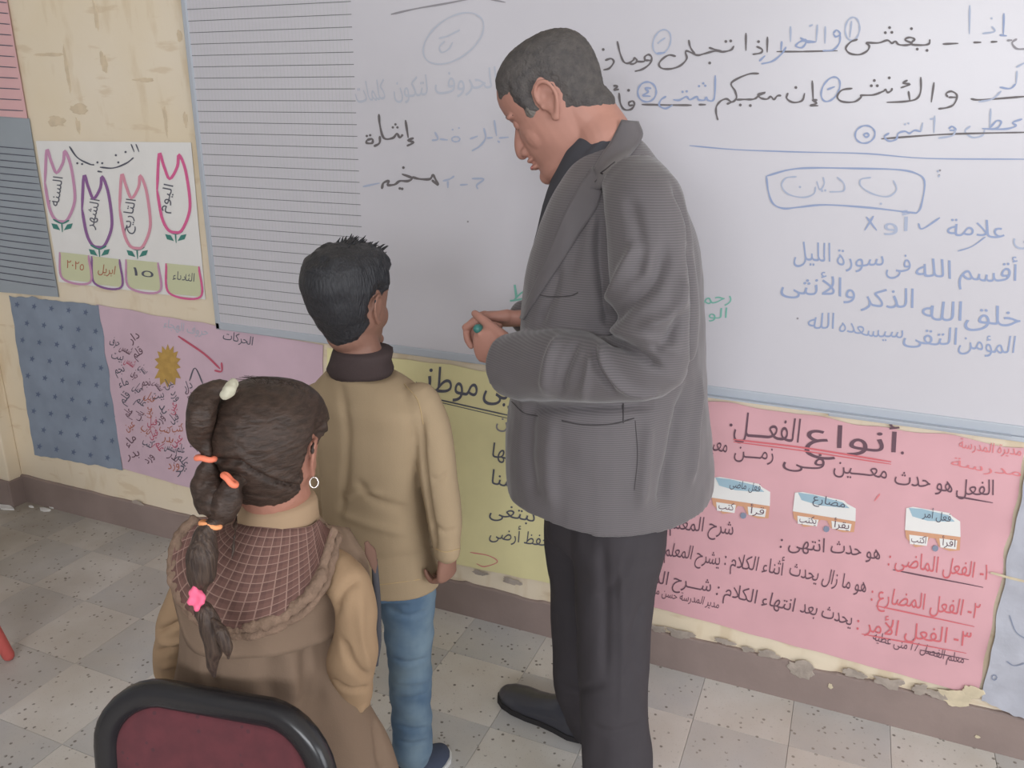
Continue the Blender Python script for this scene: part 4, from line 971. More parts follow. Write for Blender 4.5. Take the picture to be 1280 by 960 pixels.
# jacket
JR = [(604, 638, 889, 1.12, .95, lambda c, s_: -.012*max(0, -c)+.02*max(0, c)**3), (585, 637, 889, 1.12, .95), (540, 636, 886, 1.12, .95), (480, 642, 883, 1.14, .95), (430, 650, 881, 1.16, .95), (380, 656, 879, 1.22, .95), (330, 664, 876, 1.30, .95),
      (285, 676, 868, 1.42, .95), (245, 692, 856, 1.50, 1), (215, 712, 838, 1.45, 1), (190, 730, 818, 1.25, 1), (172, 745, 800, 1.0, 1)]
bm = bmesh.new(); torso(bm, JR, YM, FM, n=44)
sl = limb(bm, [(790, 222, -.60, 40), (806, 262, -.65, 50), (815, 330, -.68, 54), (820, 400, -.70, 52), (816, 450, -.72, 46), (770, 462, -.72, 42), (705, 456, -.69, 44), (660, 457, -.645, 44), (634, 456, -.625, 39)], 24, ends=False)
limb(bm, [(752, 225, -.34, 40), (735, 290, -.28, 46), (712, 360, -.26, 46), (700, 415, -.28, 42), (676, 402, -.38, 30), (658, 396, -.44, 22)], 20)
me = remesh(bm, .0048, 5)
# folds, traced on the cloth
tr = bvh(me); cr = [
 ([(752, 262), (750, 320), (756, 380), (762, 412)], .009, -.010), ([(745, 415), (790, 437), (828, 462)], .007, -.012), ([(752, 408), (800, 420), (850, 440)], .010, .008),
 ([(748, 425), (757, 460), (785, 488), (825, 494)], .010, .010), ([(743, 432), (748, 462), (768, 492)], .006, -.008), ([(800, 300), (775, 345), (758, 390)], .012, .009), ([(835, 300), (820, 350), (780, 385), (765, 398)], .013, -.011),
 ([(855, 340), (845, 390), (800, 412)], .012, .010), ([(850, 385), (835, 425), (812, 432)], .010, -.009), ([(785, 245), (800, 300), (795, 350)], .012, -.006), ([(700, 420), (686, 455), (682, 492)], .010, .007), ([(722, 425), (708, 458), (700, 495)], .009, -.007),
 ([(740, 440), (735, 470), (728, 500)], .008, .006), ([(660, 510), (700, 510), (780, 508), (820, 505)], .010, -.012), ([(862, 300), (868, 380), (862, 480)], .010, -.009), ([(858, 480), (845, 540), (832, 600), (828, 640)], .016, -.012), ([(876, 470), (866, 540), (862, 610)], .014, .008),
 ([(812, 520), (806, 580), (800, 640)], .014, .008), ([(665, 500), (660, 560), (668, 620)], .018, -.008), ([(690, 520), (685, 580), (690, 640)], .018, .006), ([(840, 230), (858, 270), (866, 310)], .010, -.006), ([(700, 330), (690, 370), (672, 410)], .012, -.006),
 ([(735, 245), (722, 300), (712, 350)], .012, -.005)]
crease(me, [(trace(tr, l), w_, d_*1.45) for l, w_, d_ in cr]); rumple(me, .006, 7, 3); rumple(me, .002, 22, 6)
jk = link('jacket', me, M('jacket'), man); jw = me.copy(); jw.transform(Matrix.Translation(Vector(man.location))); tr = bvh(jw)
SM = 'seam'
seam('pocket_seam', tr, [(703, 526), (730, 531), (765, 530), (792, 523)], .0014, M(SM), jk, .0006)
seam('pocket_seam', tr, [(794, 526), (797, 570), (793, 612)], .0008, M(SM), jk, .0002)
seam('pocket_seam', tr, [(672, 368), (688, 371), (712, 370), (722, 366)], .0012, M(SM), jk, .0004)
seam('side_seam', tr, [(779, 505), (779, 528)], .0014, M(SM), jk, .0004)
seam('front_seam', tr, [(640, 502), (655, 516), (672, 520)], .0012, M(SM), jk, .0004)
# cuff button and the vent at the back hem
# lapel and collar as folded strips lying on the jacket
def flap(name, outline, m, parent, tree, th=.004, off=.003, puff=0, label=None, div=10):
    """outline: list of (left px, right px) pairs down the strip; makes a padded strip on the surface"""
    vs = []; fs = []; nr = len(outline); rows = []
    L_ = catmull([a for a, b in outline], 3); R_ = catmull([b for a, b in outline], 3)
    for a, b in zip(L_, R_):
        row = []; last = None
        for i in range(div+1):
            u = i/div; q = hit(tree, a.x+(b.x-a.x)*u, a.y+(b.y-a.y)*u, off+puff*math.sin(PI*u))
            row.append(q)
        good = [q for q in row if q is not None]
        if len(good) < 3: continue
        for i in range(div+1):
            if row[i] is None:
                j = min((k_ for k_ in range(div+1) if row[k_] is not None), key=lambda k_: abs(k_-i)); d = ray(a.x+(b.x-a.x)*i/div, a.y+(b.y-a.y)*i/div)
                row[i] = CAM+d*((row[j]-CAM).dot(FW))
        rows.append(row)
    N = div+1
    for row in rows: vs += row
    for row in rows: vs += [q-(q-CAM).normalized()*-th for q in row]
    T_n = len(rows)*N
    for r in range(len(rows)-1):
        for i in range(div):
            a = r*N+i; fs.append((a, a+1, a+N+1, a+N)); fs.append((a+T_n, a+N+T_n, a+N+1+T_n, a+1+T_n))
    for r in range(len(rows)-1):
        for a in (r*N, r*N+div): fs.append((a, a+N, a+N+T_n, a+T_n))
    for r in (0, len(rows)-1):
        for i in range(div): a = r*N+i; fs.append((a, a+1, a+1+T_n, a+T_n))
    me = mesh(vs, fs); bm = bmesh.new(); bm.from_mesh(me); me2 = bmesh_to(bm); return link(name, me2, M(m), parent, label=label)
shell('jacket_collar', [(777, 150), (764, 176), (748, 200), (738, 222), (735, 236)], [(798, 152), (803, 172), (785, 196), (765, 216), (750, 236)], 'jacket_plain', tr, (.004, .007), parent=jk, nv=8, uv=False, th=.004, bulge=.003)
shell('lapel', [(741, 208), (722, 236), (704, 270), (690, 305), (675, 340), (660, 372), (650, 398)], [(752, 240), (745, 262), (726, 290), (706, 322), (686, 352), (667, 380), (655, 400)], 'jacket_plain', tr, (.006, .004), parent=jk, nv=8, uv=False, th=.003, bulge=.002)
seam('lapel_notch', tr, [(744, 231), (757, 219), (772, 207)], .0012, M(SM), jk, .010)
# black shirt: chest wedge and band collar
bm = bmesh.new()
tube(bm, [P(775, 236, YM), P(757, 214, YM), P(741, 196, YM)], [(.088, .088), (.085, .085), (.084, .074)], n=30, sub=4, side=hf, round_ends=False)
limb(bm, [(745, 200, -.47, 44), (722, 255, -.47, 42), (704, 310, -.47, 38), (690, 350, -.47, 32)], 22)
me = remesh(bm, .005, 4); link('shirt', me, M('shirt'), man)
bm = bmesh.new(); c0 = P(768, 168, YM); ax = (P(776, 150, YM)-P(740, 208, YM)).normalized()
# the green marker in his hand
mk = empty('marker_pen', P(598, 410, -.60), 'green marker pen held in the fist of the man in the grey jacket', 'marker')
bm = bmesh.new(); a, b_ = P(597, 411, -.618), P(616, 409, -.50); tube(bm, [a.lerp(b_, .35), b_], [.0075, .0075], n=16, sub=1); link('marker_barrel', bmesh_to(bm), M('white'), mk)
bm = bmesh.new(); tube(bm, [a, a.lerp(b_, .33)], [.0098, .0098], n=16, sub=1); link('marker_cap', bmesh_to(bm), M('markerg'), mk)

# ================= the boy (back to the camera)
YB = -.76; FB = (.10, 1.0)
boy = empty('person', (P(470, 900, YB).x, YB, 0), 'boy in khaki sweatshirt and blue jeans, seen from behind, facing the whiteboard', 'person')
bf = Vector((.07, .97, .05)).normalized(); BR = frame(bf); BSC = .86
HB = P(440, 379, YB); XB = Matrix.Translation(HB) @ BR.to_4x4()
bm = bmesh.new(); head_parts(bm, XB, BSC, child=True)
tube(bm, [XB @ Vector((-.02, 0, -.05)), P(446, 430, YB), P(452, 470, YB)], [(.045, .050), (.043, .046), (.055, .06)], n=20, side=bf)
torso(bm, [(700, 445, 515, 1.3, 1), (600, 425, 510, 1.5, 1), (500, 410, 515, 1.6, 1)], YB, FB, n=24)
tube(bm, [P(530, 510, YB), P(546, 600, YB-.01), P(557, 685, YB-.03)], [.026, .023, .019], sub=4)
tube(bm, [P(395, 510, YB), P(392, 600, YB+.0), P(398, 680, YB+.02)], [.026, .023, .019], sub=4)
hand_parts(bm, P(558, 690, YB-.03), Vector((-.03, .05, -1)), Vector((-1, .25, 0)), 1, .72, curls=(35, 42, 48, 52), thumb=(25, 20))
hand_parts(bm, P(398, 684, YB+.02), Vector((.03, .10, -1)), Vector((1, .1, 0)), -1, .72, curls=(25, 32, 36, 40), thumb=(25, 20))
for q in ([(509, 740, YB, 22), (512, 830, YB, 17), (515, 925, YB, 14)], [(446, 735, YB, 22), (436, 800, YB, 17), (434, 860, YB, 15), (432, 950, YB, 14)]): limb(bm, q, 14)
me = remesh(bm, .003, 3)
smooth_groove(me, XB, BSC, [((.088, s_*.031, .003), .013, .006) for s_ in (-1, 1)]+[((-.012, s_*.086, .006), .009, .004) for s_ in (-1, 1)])
body = link('body', me, M('skinB'), boy); bw = me.copy(); bw.transform(Matrix.Translation(Vector(boy.location)))
face_details(boy, XB, BSC, .55, body=body)
def hairline_boy(p):
    x, y, z = p
    if x > .02: return min(z-.060-.15*x, .075-x)
    low = -.084+.35*abs(y) if x < -.05 else -.066+(x+.05)*1.5
    return min(z-low, earmask(x, y, z))
def fuzzB(p, v): return .004*max(-.5, noise.noise(Vector(v)*38))+(.010*max(0, noise.noise(Vector(v)*55)) if p[2] > .085 else 0)
hb = headcap(bw, XB, BSC, hairline_boy, .005, lambda p, v: fuzzB(p, v)+.017*max(0, min(1, (p[2]+.05)/.15)))
hbo = link('hair', hb, M('hairB'), boy)
# loose tufts on the crown
bm = bmesh.new(); rr = random.Random(3)
for i in range(170):
    a = rr.uniform(0, 2*PI); r_ = rr.uniform(0, .075); lp_ = Vector((r_*math.cos(a)*1.05, r_*math.sin(a)*.8, .119*math.sqrt(max(.05, 1-(r_/.105)**2))))
    b0 = XB @ (lp_*BSC); dr = (XB.to_3x3() @ Vector((lp_.x*6+.45+rr.uniform(-.3, .3), lp_.y*5+rr.uniform(-.4, .4), .75+rr.uniform(-.2, .3)))).normalized(); ln = rr.uniform(.020, .036)
    tube(bm, [b0, b0+dr*ln*.6, b0+dr*ln+(XB.to_3x3() @ Vector((.010, rr.uniform(-.004, .004), -.002)))], [.0045, .003, .0006], n=5, sub=2, round_ends=False)
link('hair_tufts', bmesh_to(bm), M('hairB'), boy, kind='stuff')
# roll collar
bm = bmesh.new(); cc = P(450, 452, YB); rings = []
for k_, (dy, xl, xr) in enumerate(((436, 417, 490), (441, 414, 492), (450, 413, 490), (460, 409, 492), (470, 414, 488))):
    c, a, b_ = sil(xl, xr, dy, YB, 1.05, FB); rings.append([c+Vector((FB[0], FB[1], 0)).normalized()*(a*math.cos(2*PI*j/28))+Vector((-FB[1], FB[0], 0)).normalized()*(b_*math.sin(2*PI*j/28)) for j in range(28)])
loft(bm, rings); me = bmesh_to(bm); rumple(me, .004, 30, 1, (1, 1, 2)); link('roll_collar', me, M('collar'), boy)
# sweatshirt
bm = bmesh.new()
torso(bm, [(720, 414, 547, 1.35, .95), (700, 410, 545, 1.4, .95), (640, 404, 532, 1.45, .95), (580, 400, 528, 1.5, .95), (530, 392, 534, 1.6, .95), (502, 384, 540, 1.65, 1), (486, 392, 528, 1.6, 1), (474, 401, 512, 1.5, 1), (466, 407, 497, 1.3, 1)], YB, FB, n=40)
limb(bm, [(524, 502, YB, 25), (540, 540, YB, 25), (549, 600, YB-.01, 24), (555, 650, YB-.02, 23), (559, 688, YB-.03, 17)], 20)
limb(bm, [(398, 502, YB, 25), (394, 550, YB, 25), (392, 600, YB, 24), (396, 650, YB+.01, 22), (398, 680, YB+.02, 16)], 20)
me = remesh(bm, .0045, 5); tr = bvh(me)
crease(me, [(trace(tr, l), w_, d_) for l, w_, d_ in [([(425, 475), (434, 540), (432, 600), (424, 650)], .010, -.007), ([(445, 600), (470, 625), (520, 640)], .010, -.006), ([(420, 640), (460, 655), (515, 668)], .010, .006), ([(424, 625), (450, 615), (480, 618)], .008, .006),
   ([(528, 520), (530, 580), (538, 640), (545, 690)], .006, -.010), ([(560, 590), (548, 600), (536, 596)], .006, -.004), ([(540, 655), (556, 665), (572, 662)], .006, -.004), ([(500, 490), (512, 520), (520, 560)], .010, -.004), ([(425, 690), (470, 700), (530, 692)], .010, -.004)]])
rumple(me, .004, 14, 5); sw = link('sweatshirt', me, M('khaki'), boy); sww = me.copy(); sww.transform(Matrix.Translation(Vector(boy.location))); tr = bvh(sww)
seam('hem_seam', tr, [(424, 727), (470, 731), (540, 722)], .0012, M('khakidark'), sw, .0004); seam('cuff_seam', tr, [(541, 684), (556, 690), (574, 686)], .0012, M('khakidark'), sw, .0004)
seam('armhole_seam', tr, [(505, 480), (522, 500), (529, 530)], .0010, M('khakidark'), sw, .0002)
# jeans
bm = bmesh.new()
limb(bm, [(508, 700, YB, 36), (509, 745, YB, 36), (511, 790, YB, 31), (513, 840, YB, 27), (514, 890, YB+.0, 25), (516, 938, YB, 25)], 22)
limb(bm, [(448, 700, YB, 35), (444, 745, YB, 34), (436, 790, YB, 30), (434, 840, YB, 27), (433, 900, YB, 25), (432, 962, YB, 25)], 22)
torso(bm, [(726, 422, 541, 1.3, 1), (680, 424, 530, 1.3, 1)], YB, FB, n=26)
me = remesh(bm, .0045, 5); tr = bvh(me)
crease(me, [(trace(tr, l), w_, d_) for l, w_, d_ in [([(488, 822), (510, 828), (536, 822)], .005, -.005), ([(488, 850), (512, 853), (538, 848)], .005, .004), ([(492, 905), (515, 912), (538, 908)], .005, -.005), ([(492, 925), (515, 930), (538, 926)], .005, -.005), ([(482, 760), (510, 770), (540, 762)], .007, -.005), ([(486, 870), (512, 872), (537, 866)], .005, -.004)]])
rumple(me, .004, 20, 8, (1, 1, 1.6)); link('jeans', me, M('denim'), boy)
shoe(boy, (-.838, -.735), (.20, 1), .215, .082, 'sneaker', 'whitesole', .068); shoe(boy, (P(436, 990, YB).x, YB), (-.05, 1), .215, .082, 'sneaker', 'whitesole', .068)

# ================= the girl (back to the camera, ponytails, brown pinafore with a hooded cape)
YG = -1.24; gf = Vector((-.24, .97, -.10)).normalized(); FG = (-.50, .86)
girl = empty('person', (P(330, 800, YG).x, YG, 0), 'girl in tan and brown school uniform with banded ponytail, seen from behind at the chair', 'person')
GR = frame(gf); GS = .81; HG = P(340, 563, YG); XG = Matrix.Translation(HG) @ GR.to_4x4()
bm = bmesh.new(); head_parts(bm, XG, GS, child=True)
tube(bm, [XG @ Vector((-.01, 0, -.05)), P(352, 630, YG+.01), P(352, 690, YG)], [(.045, .05), (.042, .045), (.055, .06)], n=20, side=gf)
torso(bm, [(860, 270, 400, 1.3, 1), (760, 275, 390, 1.4, 1), (690, 275, 400, 1.5, 1)], YG, FG, n=24)
tube(bm, [P(425, 715, YG+.02), P(443, 790, YG+.02), P(438, 850, YG+.06), P(425, 895, YG+.17)], [.020, .020, .020, .017], sub=4)
tube(bm, [P(262, 715, YG-.01), P(226, 780, YG-.01), P(223, 830, YG+.03), P(240, 850, YG+.13)], [.018, .018, .018, .016], sub=4)
hand_parts(bm, P(425, 895, YG+.19), Vector((-.6, .8, .0)), Vector((-.6, -.4, .4)), 1, .68, curls=(40, 45, 50, 55)); hand_parts(bm, P(240, 850, YG+.13), Vector((.5, .85, .0)), Vector((.6, -.4, .4)), -1, .68, curls=(40, 45, 50, 55))
g0 = P(345, 900, YG)
for sg in (-1, 1): tube(bm, [Vector((g0.x+sg*.06, YG, .60)), Vector((g0.x+sg*.065, YG, .32)), Vector((g0.x+sg*.065, YG-.01, .06))], [.060, .042, .030], sub=4)
me = remesh(bm, .003, 3)
smooth_groove(me, XG, GS, [((.088, s_*.031, .003), .013, .006) for s_ in (-1, 1)]+[((-.012, s_*.086, .006), .009, .004) for s_ in (-1, 1)])
body = link('body', me, M('skinC'), girl); gw = me.copy(); gw.transform(Matrix.Translation(Vector(girl.location)))
face_details(girl, XG, GS, .55, body=body)
def hairline_girl(p):
    x, y, z = p
    if x > .02: return min(z-.052-.1*x, .082-x) if abs(y) < .06 else min(z-.040, .082-x)
    low = -.078 if x < -.05 else -.078+(x+.05)*1.5
    return min(z-low, earmask(x, y, z))
def hg_lift(p, v):
    # scraped-back hair in two sections, parted along a curved line behind
    x, y, z = p; part = .020-1.1*max(0, -y-.005)-.3*max(0, y-.02); d = z-part
    return .006*max(0, 1-abs(z-.04)/.08)-.011*math.exp(-(d/.0050)**2)+.004*math.exp(-((d-.012)/.008)**2)*(1 if x < -.0 else 0)+.0008*noise.noise(Vector((v[0]*50, v[1]*50, v[2]*110)))
link('hair', headcap(gw, XG, GS, hairline_girl, .012, hg_lift), M('hairC'), girl)
def strands(name, pts, m, parent, voxel=.003, n=18, ripple=.0015, seed=0):
    bm = bmesh.new(); limb(bm, pts, n); me = remesh(bm, voxel, 2); rumple(me, ripple, 130, seed, (1, 1, .22)); rumple(me, ripple*1.5, 45, seed+2, (1, 1, .3)); return link(name, me, M(m), parent)
G1 = YG-.10
pt = strands('ponytail', [(296, 492, YG-.045, 8), (276, 486, YG-.06, 12), (258, 497, G1+.02, 17), (251, 520, G1, 18), (250, 545, G1, 15), (257, 562, G1, 9), (259, 574, G1, 6), (259, 590, G1, 14), (260, 606, G1-.005, 20), (266, 624, G1-.01, 23), (272, 640, G1-.015, 22), (270, 652, G1-.02, 11), (264, 658, G1-.025, 8)], 'hairC', girl)
strands('hair_bubble', [(303, 598, YG-.085, 8), (290, 606, YG-.10, 13), (284, 625, G1-.01, 18), (276, 642, G1-.02, 17), (268, 654, G1-.03, 9)], 'hairC', girl, seed=4)
strands('hair_tail', [(264, 656, G1-.035, 8), (256, 672, G1-.045, 15), (253, 695, G1-.055, 19), (252, 718, G1-.06, 17), (249, 738, G1-.065, 9), (247, 748, G1-.068, 7)], 'hairT', girl, seed=6)
strands('hair_tail', [(247, 750, G1-.068, 7), (256, 766, G1-.07, 12), (264, 786, G1-.07, 14), (268, 808, G1-.072, 12), (266, 828, G1-.073, 8), (268, 846, G1-.073, 3)], 'hairT', girl, seed=9)
strands('hair_wisp', [(262, 770, G1-.072, 4), (276, 790, G1-.075, 8), (284, 808, G1-.075, 7), (286, 824, G1-.075, 2)], 'hairT', girl, seed=12)
strands('hair_wisp', [(296, 640, YG-.09, 2), (294, 665, G1-.03, 3), (291, 690, G1-.045, 2.5), (290, 702, G1-.05, 1)], 'hairC', girl, seed=13)
def band(name, px, py, Y, r, ang, m, th=.0035, fl=.6):
    c = P(px, py, Y); bm = bmesh.new(); R = MP(c, r); n = 20; ax1 = (RT*math.cos(ang)-UP*math.sin(ang)); ax2 = FW
    tube(bm, [c+ax1*(R*math.cos(2*PI*j/n))+ax2*(R*fl*math.sin(2*PI*j/n))+(RT*math.sin(ang)+UP*math.cos(ang))*.0008*math.sin(j) for j in range(n+1)], [th*1.0]*(n+1), n=8, sub=1); return link(name, bmesh_to(bm), M(m), girl)
band('hair_elastic', 257, 573, G1-.004, 11, .1, 'orange', .0040); band('hair_elastic', 287, 600, G1-.012, 10, .75, 'orange', .0040); band('hair_elastic', 263, 656, G1-.034, 12, .25, 'amber', .0034)
bm = bmesh.new(); cq = P(247, 748, G1-.074)
for j in range(7):
    a = j*2.4; q = cq+RT*(.008*math.cos(a))+UP*(.011*math.sin(a))-FW*.004; tube(bm, [cq, q, q+UP*.004*math.cos(j)], [.004, .0046, .004], n=7, sub=2)
link('hair_bow', remesh(bm, .0018, 2), M('hotpink'), girl)
# cream clip on the crown
bm = bmesh.new(); limb(bm, [(290, 481, YG-.095, 10, .7), (286, 488, YG-.105, 11, .7), (281, 494, YG-.112, 9, .7)], 14); me = remesh(bm, .0025, 2); rumple(me, .002, 150, 1); link('hair_clip', me, M('clip'), girl)
# stray hairs on the crown
bm = bmesh.new()
for i in range(40):
    x0 = rr.uniform(310, 385); y0 = 476+((x0-335)/40)**2*7; a = P(x0, y0+4, YG-.02); tube(bm, [a, a+UP*.008+RT*rr.uniform(-.012, .004), a+UP*rr.uniform(.006, .012)+RT*rr.uniform(-.03, -.012)], [.0003]*3, n=3, sub=3, round_ends=False)
link('stray_hairs', bmesh_to(bm), M('hairC'), girl, kind='stuff')
# earring
er = P(397, 604, YG-.0); bm = bmesh.new(); n = 16; q = XG @ (Vector((-.010, -.079, -.040))*GS)
tube(bm, [q+Vector((.0005, 0, -.008))+(UP*math.sin(2*PI*j/n)+RT*math.cos(2*PI*j/n)*.8)*.0075 for j in range(n+1)], [.0011]*(n+1), n=6, sub=1); link('earring', bmesh_to(bm), M('silver'), girl)
# pinafore
bm = bmesh.new()
torso(bm, [(1120, 175, 505, 1.9, 1), (1040, 180, 505, 1.85, 1), (950, 200, 486, 1.7, 1), (880, 215, 454, 1.55, 1), (820, 228, 430, 1.45, 1), (760, 228, 430, 1.6, 1), (710, 225, 438, 1.7, 1), (680, 245, 425, 1.6, 1), (660, 275, 405, 1.4, 1), (645, 300, 396, 1.1, 1)], YG, FG, n=44)
me = remesh(bm, .0045, 5); tr = bvh(me)
crease(me, [(trace(tr, l), w_, d_) for l, w_, d_ in [([(400, 790), (405, 840), (395, 890)], .016, -.008), ([(355, 790), (365, 830), (372, 880)], .016, .010), ([(335, 790), (330, 840), (340, 880)], .014, -.006), ([(270, 790), (262, 830), (262, 860)], .012, -.008), ([(380, 800), (385, 850), (380, 890)], .010, -.006), ([(470, 900), (480, 960)], .010, -.008)]])
rumple(me, .007, 9, 5, (1.5, 1.5, .6)); rumple(me, .003, 22, 3, (1.4, 1.4, .5)); pin = link('pinafore', me, M('pinafore'), girl); pw = me.copy(); pw.transform(Matrix.Translation(Vector(girl.location)))
# sleeves
for nm, pts, cr in (('sleeve', [(418, 708, YG+.02, 26), (440, 740, YG+.015, 27), (444, 790, YG+.02, 28), (438, 840, YG+.05, 31), (432, 880, YG+.10, 31), (425, 905, YG+.17, 24)], [([(418, 770), (430, 740), (452, 722)], .007, -.007), ([(425, 800), (440, 830), (462, 850)], .007, -.007), ([(415, 850), (436, 866), (462, 862)], .007, -.008), ([(450, 740), (452, 790), (462, 840)], .007, .005), ([(412, 880), (436, 890), (458, 880)], .008, .007)]),
                    ('sleeve', [(258, 715, YG-.01, 22), (234, 745, YG-.02, 24), (222, 790, YG-.01, 27), (222, 830, YG+.03, 28), (238, 850, YG+.12, 22)], [([(196, 790), (215, 782), (245, 772)], .006, -.009), ([(198, 800), (218, 802), (244, 790)], .006, .007), ([(194, 818), (215, 812), (245, 818)], .006, -.009), ([(200, 835), (222, 826), (246, 835)], .006, .007), ([(215, 750), (225, 765), (240, 770)], .006, -.005)])):
    bm = bmesh.new(); limb(bm, pts, 22); me = remesh(bm, .0042, 4); tr = bvh(me); crease(me, [(trace(tr, l), w_, d_) for l, w_, d_ in cr]); rumple(me, .005, 16, 4); link(nm, me, M('sleeve'), girl)
# cape: tan capelet with pleated edge, then the hood lying on the back with checked lining and ruffled rim
tr = bvh(pw)
shell('cape', [(296, 652), (270, 665), (250, 690), (262, 720), (310, 740), (360, 730), (400, 700), (418, 675), (405, 655)], [(232, 668), (212, 700), (220, 760), (244, 816), (316, 822), (376, 812), (434, 782), (462, 715), (436, 660)], 'ruffle' if 0 else 'pinafore', tr, (.010, .016), ruf=.004, rf=1.25, th=.003)
hood_in = [(298, 646), (296, 650), (298, 654), (306, 656), (320, 658), (340, 660), (362, 660), (385, 658), (398, 650)]
hood_out = [(240, 650), (222, 672), (214, 708), (226, 750), (258, 778), (304, 786), (356, 768), (396, 730), (416, 664)]
h_o, HRing = shell('hood_lining', hood_in, hood_out, 'plaid', tr, (.014, .050), bulge=-.006, nv=16)
# folds of the lining
rumple(h_o.data, .006, 13, 2)
rim = HRing[-1]; bm = bmesh.new()
tube(bm, [q+FW*.004 for q in rim], [.0085 if 3 < i < len(rim)-4 else .007 for i in range(len(rim))], n=12, sub=1); me = remesh(bm, .003, 1); v_ = getv(me)
rumple(me, .0035, 120, 3); rumple(me, .003, 45, 5); link('hood_ruffle', me, M('ruffle'), girl)
bm = bmesh.new(); tube(bm, [q+FW*.022-UP*.013 for q in rim], [.0095]*len(rim), n=12, sub=1); me = remesh(bm, .003, 2); rumple(me, .003, 60, 8); link('hood_edge', me, M('ruffle'), girl)
# blouse collar standing round the neck
bm = bmesh.new(); rings = []
for dy, xl, xr in ((622, 309, 393), (628, 303, 396), (640, 299, 397), (654, 296, 399)):
    c, a, b_ = sil(xl, xr, dy, YG, 1.05, FG); rings.append([c+Vector((*FG, 0)).normalized()*(a*math.cos(2*PI*j/30))+Vector((-FG[1], FG[0], 0)).normalized()*(b_*math.sin(2*PI*j/30)) for j in range(30)])
loft(bm, rings); link('blouse_collar', bmesh_to(bm), M('blouse'), girl)
bm = bmesh.new(); limb(bm, [(468, 700, YG+.06, 4, .6), (471, 750, YG+.06, 5, .6), (472, 800, YG+.06, 5, .6), (471, 832, YG+.06, 2, .6)], 10); link('dark_strip', bmesh_to(bm), M('shirt'), girl)  # thin dark strip along the outer edge of the right sleeve
# dark shoulder tab
bm = bmesh.new(); a = P(459, 681, YG+.03); limb(bm, [(458, 678, YG+.02, 3, .5), (463, 690, YG+.02, 7, .5), (467, 704, YG+.02, 5, .5), (469, 716, YG+.02, 1, .5)], 10); link('shoulder_tab', bmesh_to(bm), M('browntab'), girl)
for sg in (-1, 1): shoe(girl, (g0.x+sg*.065, YG-.01), (-.1*sg-.1, 1), .19, .072, 'shoe', 'sole', .06)

# ------------------------------------------------------------------ CHAIR in front, and the red stool leg
z0 = .80; A = PZ(116, 850, z0); B_ = PZ(416, 903, z0); cx = (A+B_)/2; across = (B_-A); across.z = 0; Wd = across.length; across.normalize(); nrm = Vector((across.y, -across.x, 0))  # towards the camera
if nrm.dot(CAM-cx) < 0: nrm = -nrm
ch = empty('chair', (cx.x, cx.y, 0), 'maroon upholstered chair with black rim on its back, nearest the camera', 'chair')
lean = Vector((0, 0, 1))*.985-nrm*.12; lean.normalize()
def bk(u, v, off=0): return cx+across*(u*Wd/2)+lean*(v-0)+nrm*off      # v from 0 (top) down negative
HT = .36; rc = .085
def rrect(w_, top, bot, r, n=8):
    out = []
    for cx_, cy_, a0 in ((w_-r, top-r, 0), (-w_+r, top-r, 90), (-w_+r*.7, bot+r*.7, 180), (w_-r*.7, bot+r*.7, 270)):
        rr_ = r if a0 < 180 else r*.7
        for k_ in range(n+1): a = math.radians(a0+90*k_/n); out.append((cx_+rr_*math.cos(a), cy_+rr_*math.sin(a)))
    return out
ol = rrect(Wd/2-.016, -.016, -HT, rc); il = rrect(Wd/2-.027, -.030, -HT+.02, rc*.88)
def cp(x, y, off): return cx+across*x+lean*y+nrm*off+nrm*(.022*(1-(x/(Wd/2))**2)*-1)
bm = bmesh.new(); path = [cp(x, y, 0) for x, y in ol]; path.append(path[0]); rings = []; L = len(path)-1
for i in range(L):
    t = (path[(i+1) % L]-path[i-1]).normalized(); o_ = t.cross(nrm).normalized(); rings.append([path[i]+o_*(.019*math.copysign(abs(math.cos(a))**.7, math.cos(a)))+nrm*(.017*math.copysign(abs(math.sin(a))**.7, math.sin(a))) for a in [2*PI*j/14 for j in range(14)]])
rings.append(rings[0]); loft(bm, rings, cap=False); bmesh.ops.remove_doubles(bm, verts=bm.verts, dist=1e-5); link('back_rim', bmesh_to(bm), M('rim'), ch)
bm = bmesh.new(); fr = []; n = len(il)
for s_, o_ in ((1.03, -.012), (1.0, .006), (.94, .012), (.8, .016), (.5, .019), (.2, .020)):
    cyy = (-.040-HT+.03)/2; fr.append([cp(x*s_, cyy+(y-cyy)*s_, o_) for x, y in il])
loft(bm, fr); link('back_cushion', bmesh_to(bm), M('maroon'), ch)
seatc = cx+nrm*.20; seatc.z = .45
Rm = Matrix((across, nrm, Vector((0, 0, 1)))).transposed()
bm = bmesh.new(); box(bm, seatc, (.40, .40, .055), Rm, .022); link('seat_cushion', bmesh_to(bm), M('maroon'), ch)
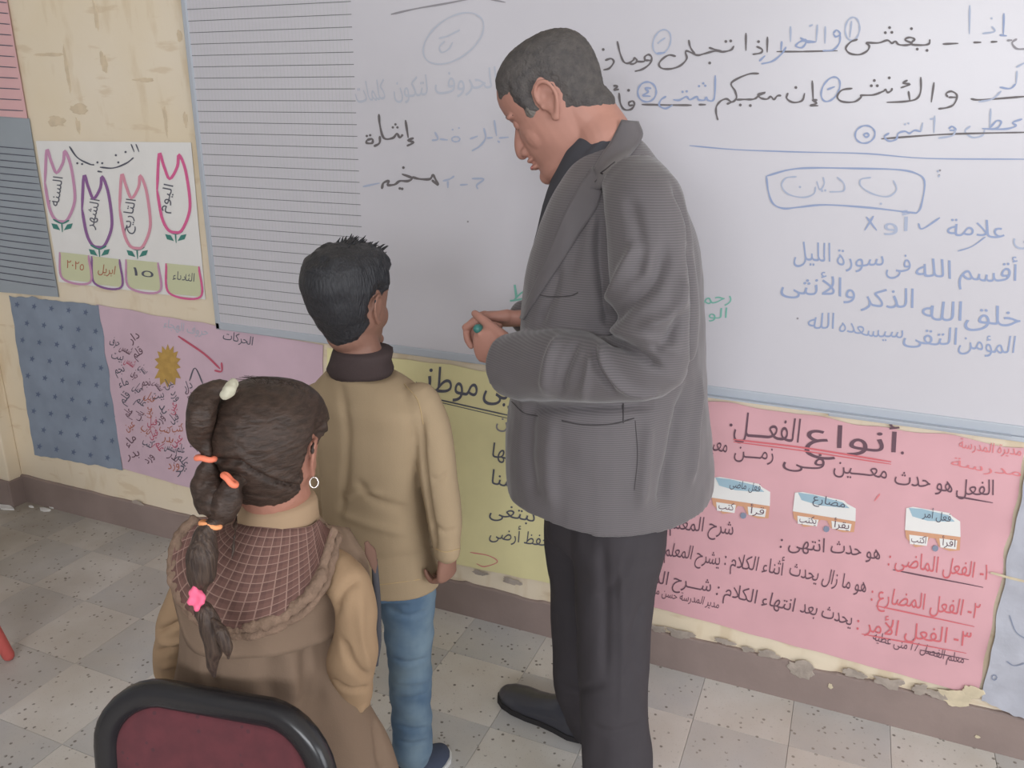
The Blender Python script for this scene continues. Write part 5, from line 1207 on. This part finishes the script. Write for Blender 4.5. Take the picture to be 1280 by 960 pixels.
for sg in (-1, 1):
    bm = bmesh.new(); top = cp(sg*(Wd/2-.03), -HT*.6, -.018); mid = cx+across*(sg*.17)+nrm*.01; mid.z = .42; bt = cx+across*(sg*.18)+nrm*.03; bt.z = .013; bt2 = bt
    tube(bm, [top, mid, bt], [.012]*3, n=10, sub=4); link('leg', bmesh_to(bm), M('rim'), ch)
    bm = bmesh.new(); a = cx+across*(sg*.17)+nrm*.38; a.z = .42; b_ = cx+across*(sg*.18)+nrm*.42; b_.z = .013; tube(bm, [a, b_], [.012]*2, n=10, sub=1); link('leg', bmesh_to(bm), M('rim'), ch)
    bm = bmesh.new(); tube(bm, [mid, a], [.011]*2, n=10, sub=1); link('seat_rail', bmesh_to(bm), M('rim'), ch)
# red stool: one leg reaches into the picture
f0 = PZ(12, 826, 0); st = empty('stool', (f0.x-.20, f0.y+.02, 0), 'red painted stool of which only one leg shows at the left edge', 'stool')
tc = Vector((f0.x-.23, f0.y-.15, .46)); Rs = Matrix.Rotation(math.radians(-8), 3, 'Z')
bm = bmesh.new(); box(bm, tc, (.32, .32, .03), Rs, .01); link('seat', bmesh_to(bm), M('redpl'), st)
for dx, dy in ((0, 0), (-.34, .04), (-.06, -.33), (-.40, -.29)):
    b_ = Vector((f0.x+dx, f0.y+dy, .020)); a = Vector((tc.x+(b_.x-tc.x)*.62, tc.y+(b_.y-tc.y)*.62, .45))
    bm = bmesh.new(); tube(bm, [a, b_], [.020, .017], n=12, sub=1); link('leg', bmesh_to(bm), M('redpl'), st)
# paper scraps on the floor in the corner
for i, (px_, py_, r_) in enumerate([(57, 637, .022), (8, 634, .032), (40, 633, .010), (66, 634, .010)]):
    q = PZ(px_, py_, .006); bm = bmesh.new(); n = 9; top = [bm.verts.new((q.x+r_*1.3*math.cos(2*PI*j/n)*(1+.3*math.sin(j*2.1+i)), q.y-.004+r_*.5*math.sin(2*PI*j/n), .0075+.004*abs(math.sin(j*1.7+i)))) for j in range(n)]
    lowv = [bm.verts.new((v.co.x, v.co.y, .0045)) for v in top]; bm.faces.new(top)
    for j in range(n): bm.faces.new((top[j], top[(j+1) % n], lowv[(j+1) % n], lowv[j]))
    o = link('paper_scrap', bmesh_to(bm), M('white'), None, smooth=False, label=['larger flat white paper scrap on the floor near the corner', 'crumpled pinkish paper scrap at the far left edge by the baseboard', 'tiny paper scrap between the two bigger scraps by the corner', 'small paper scrap just right of the flat white scrap'][i], cat='paper')
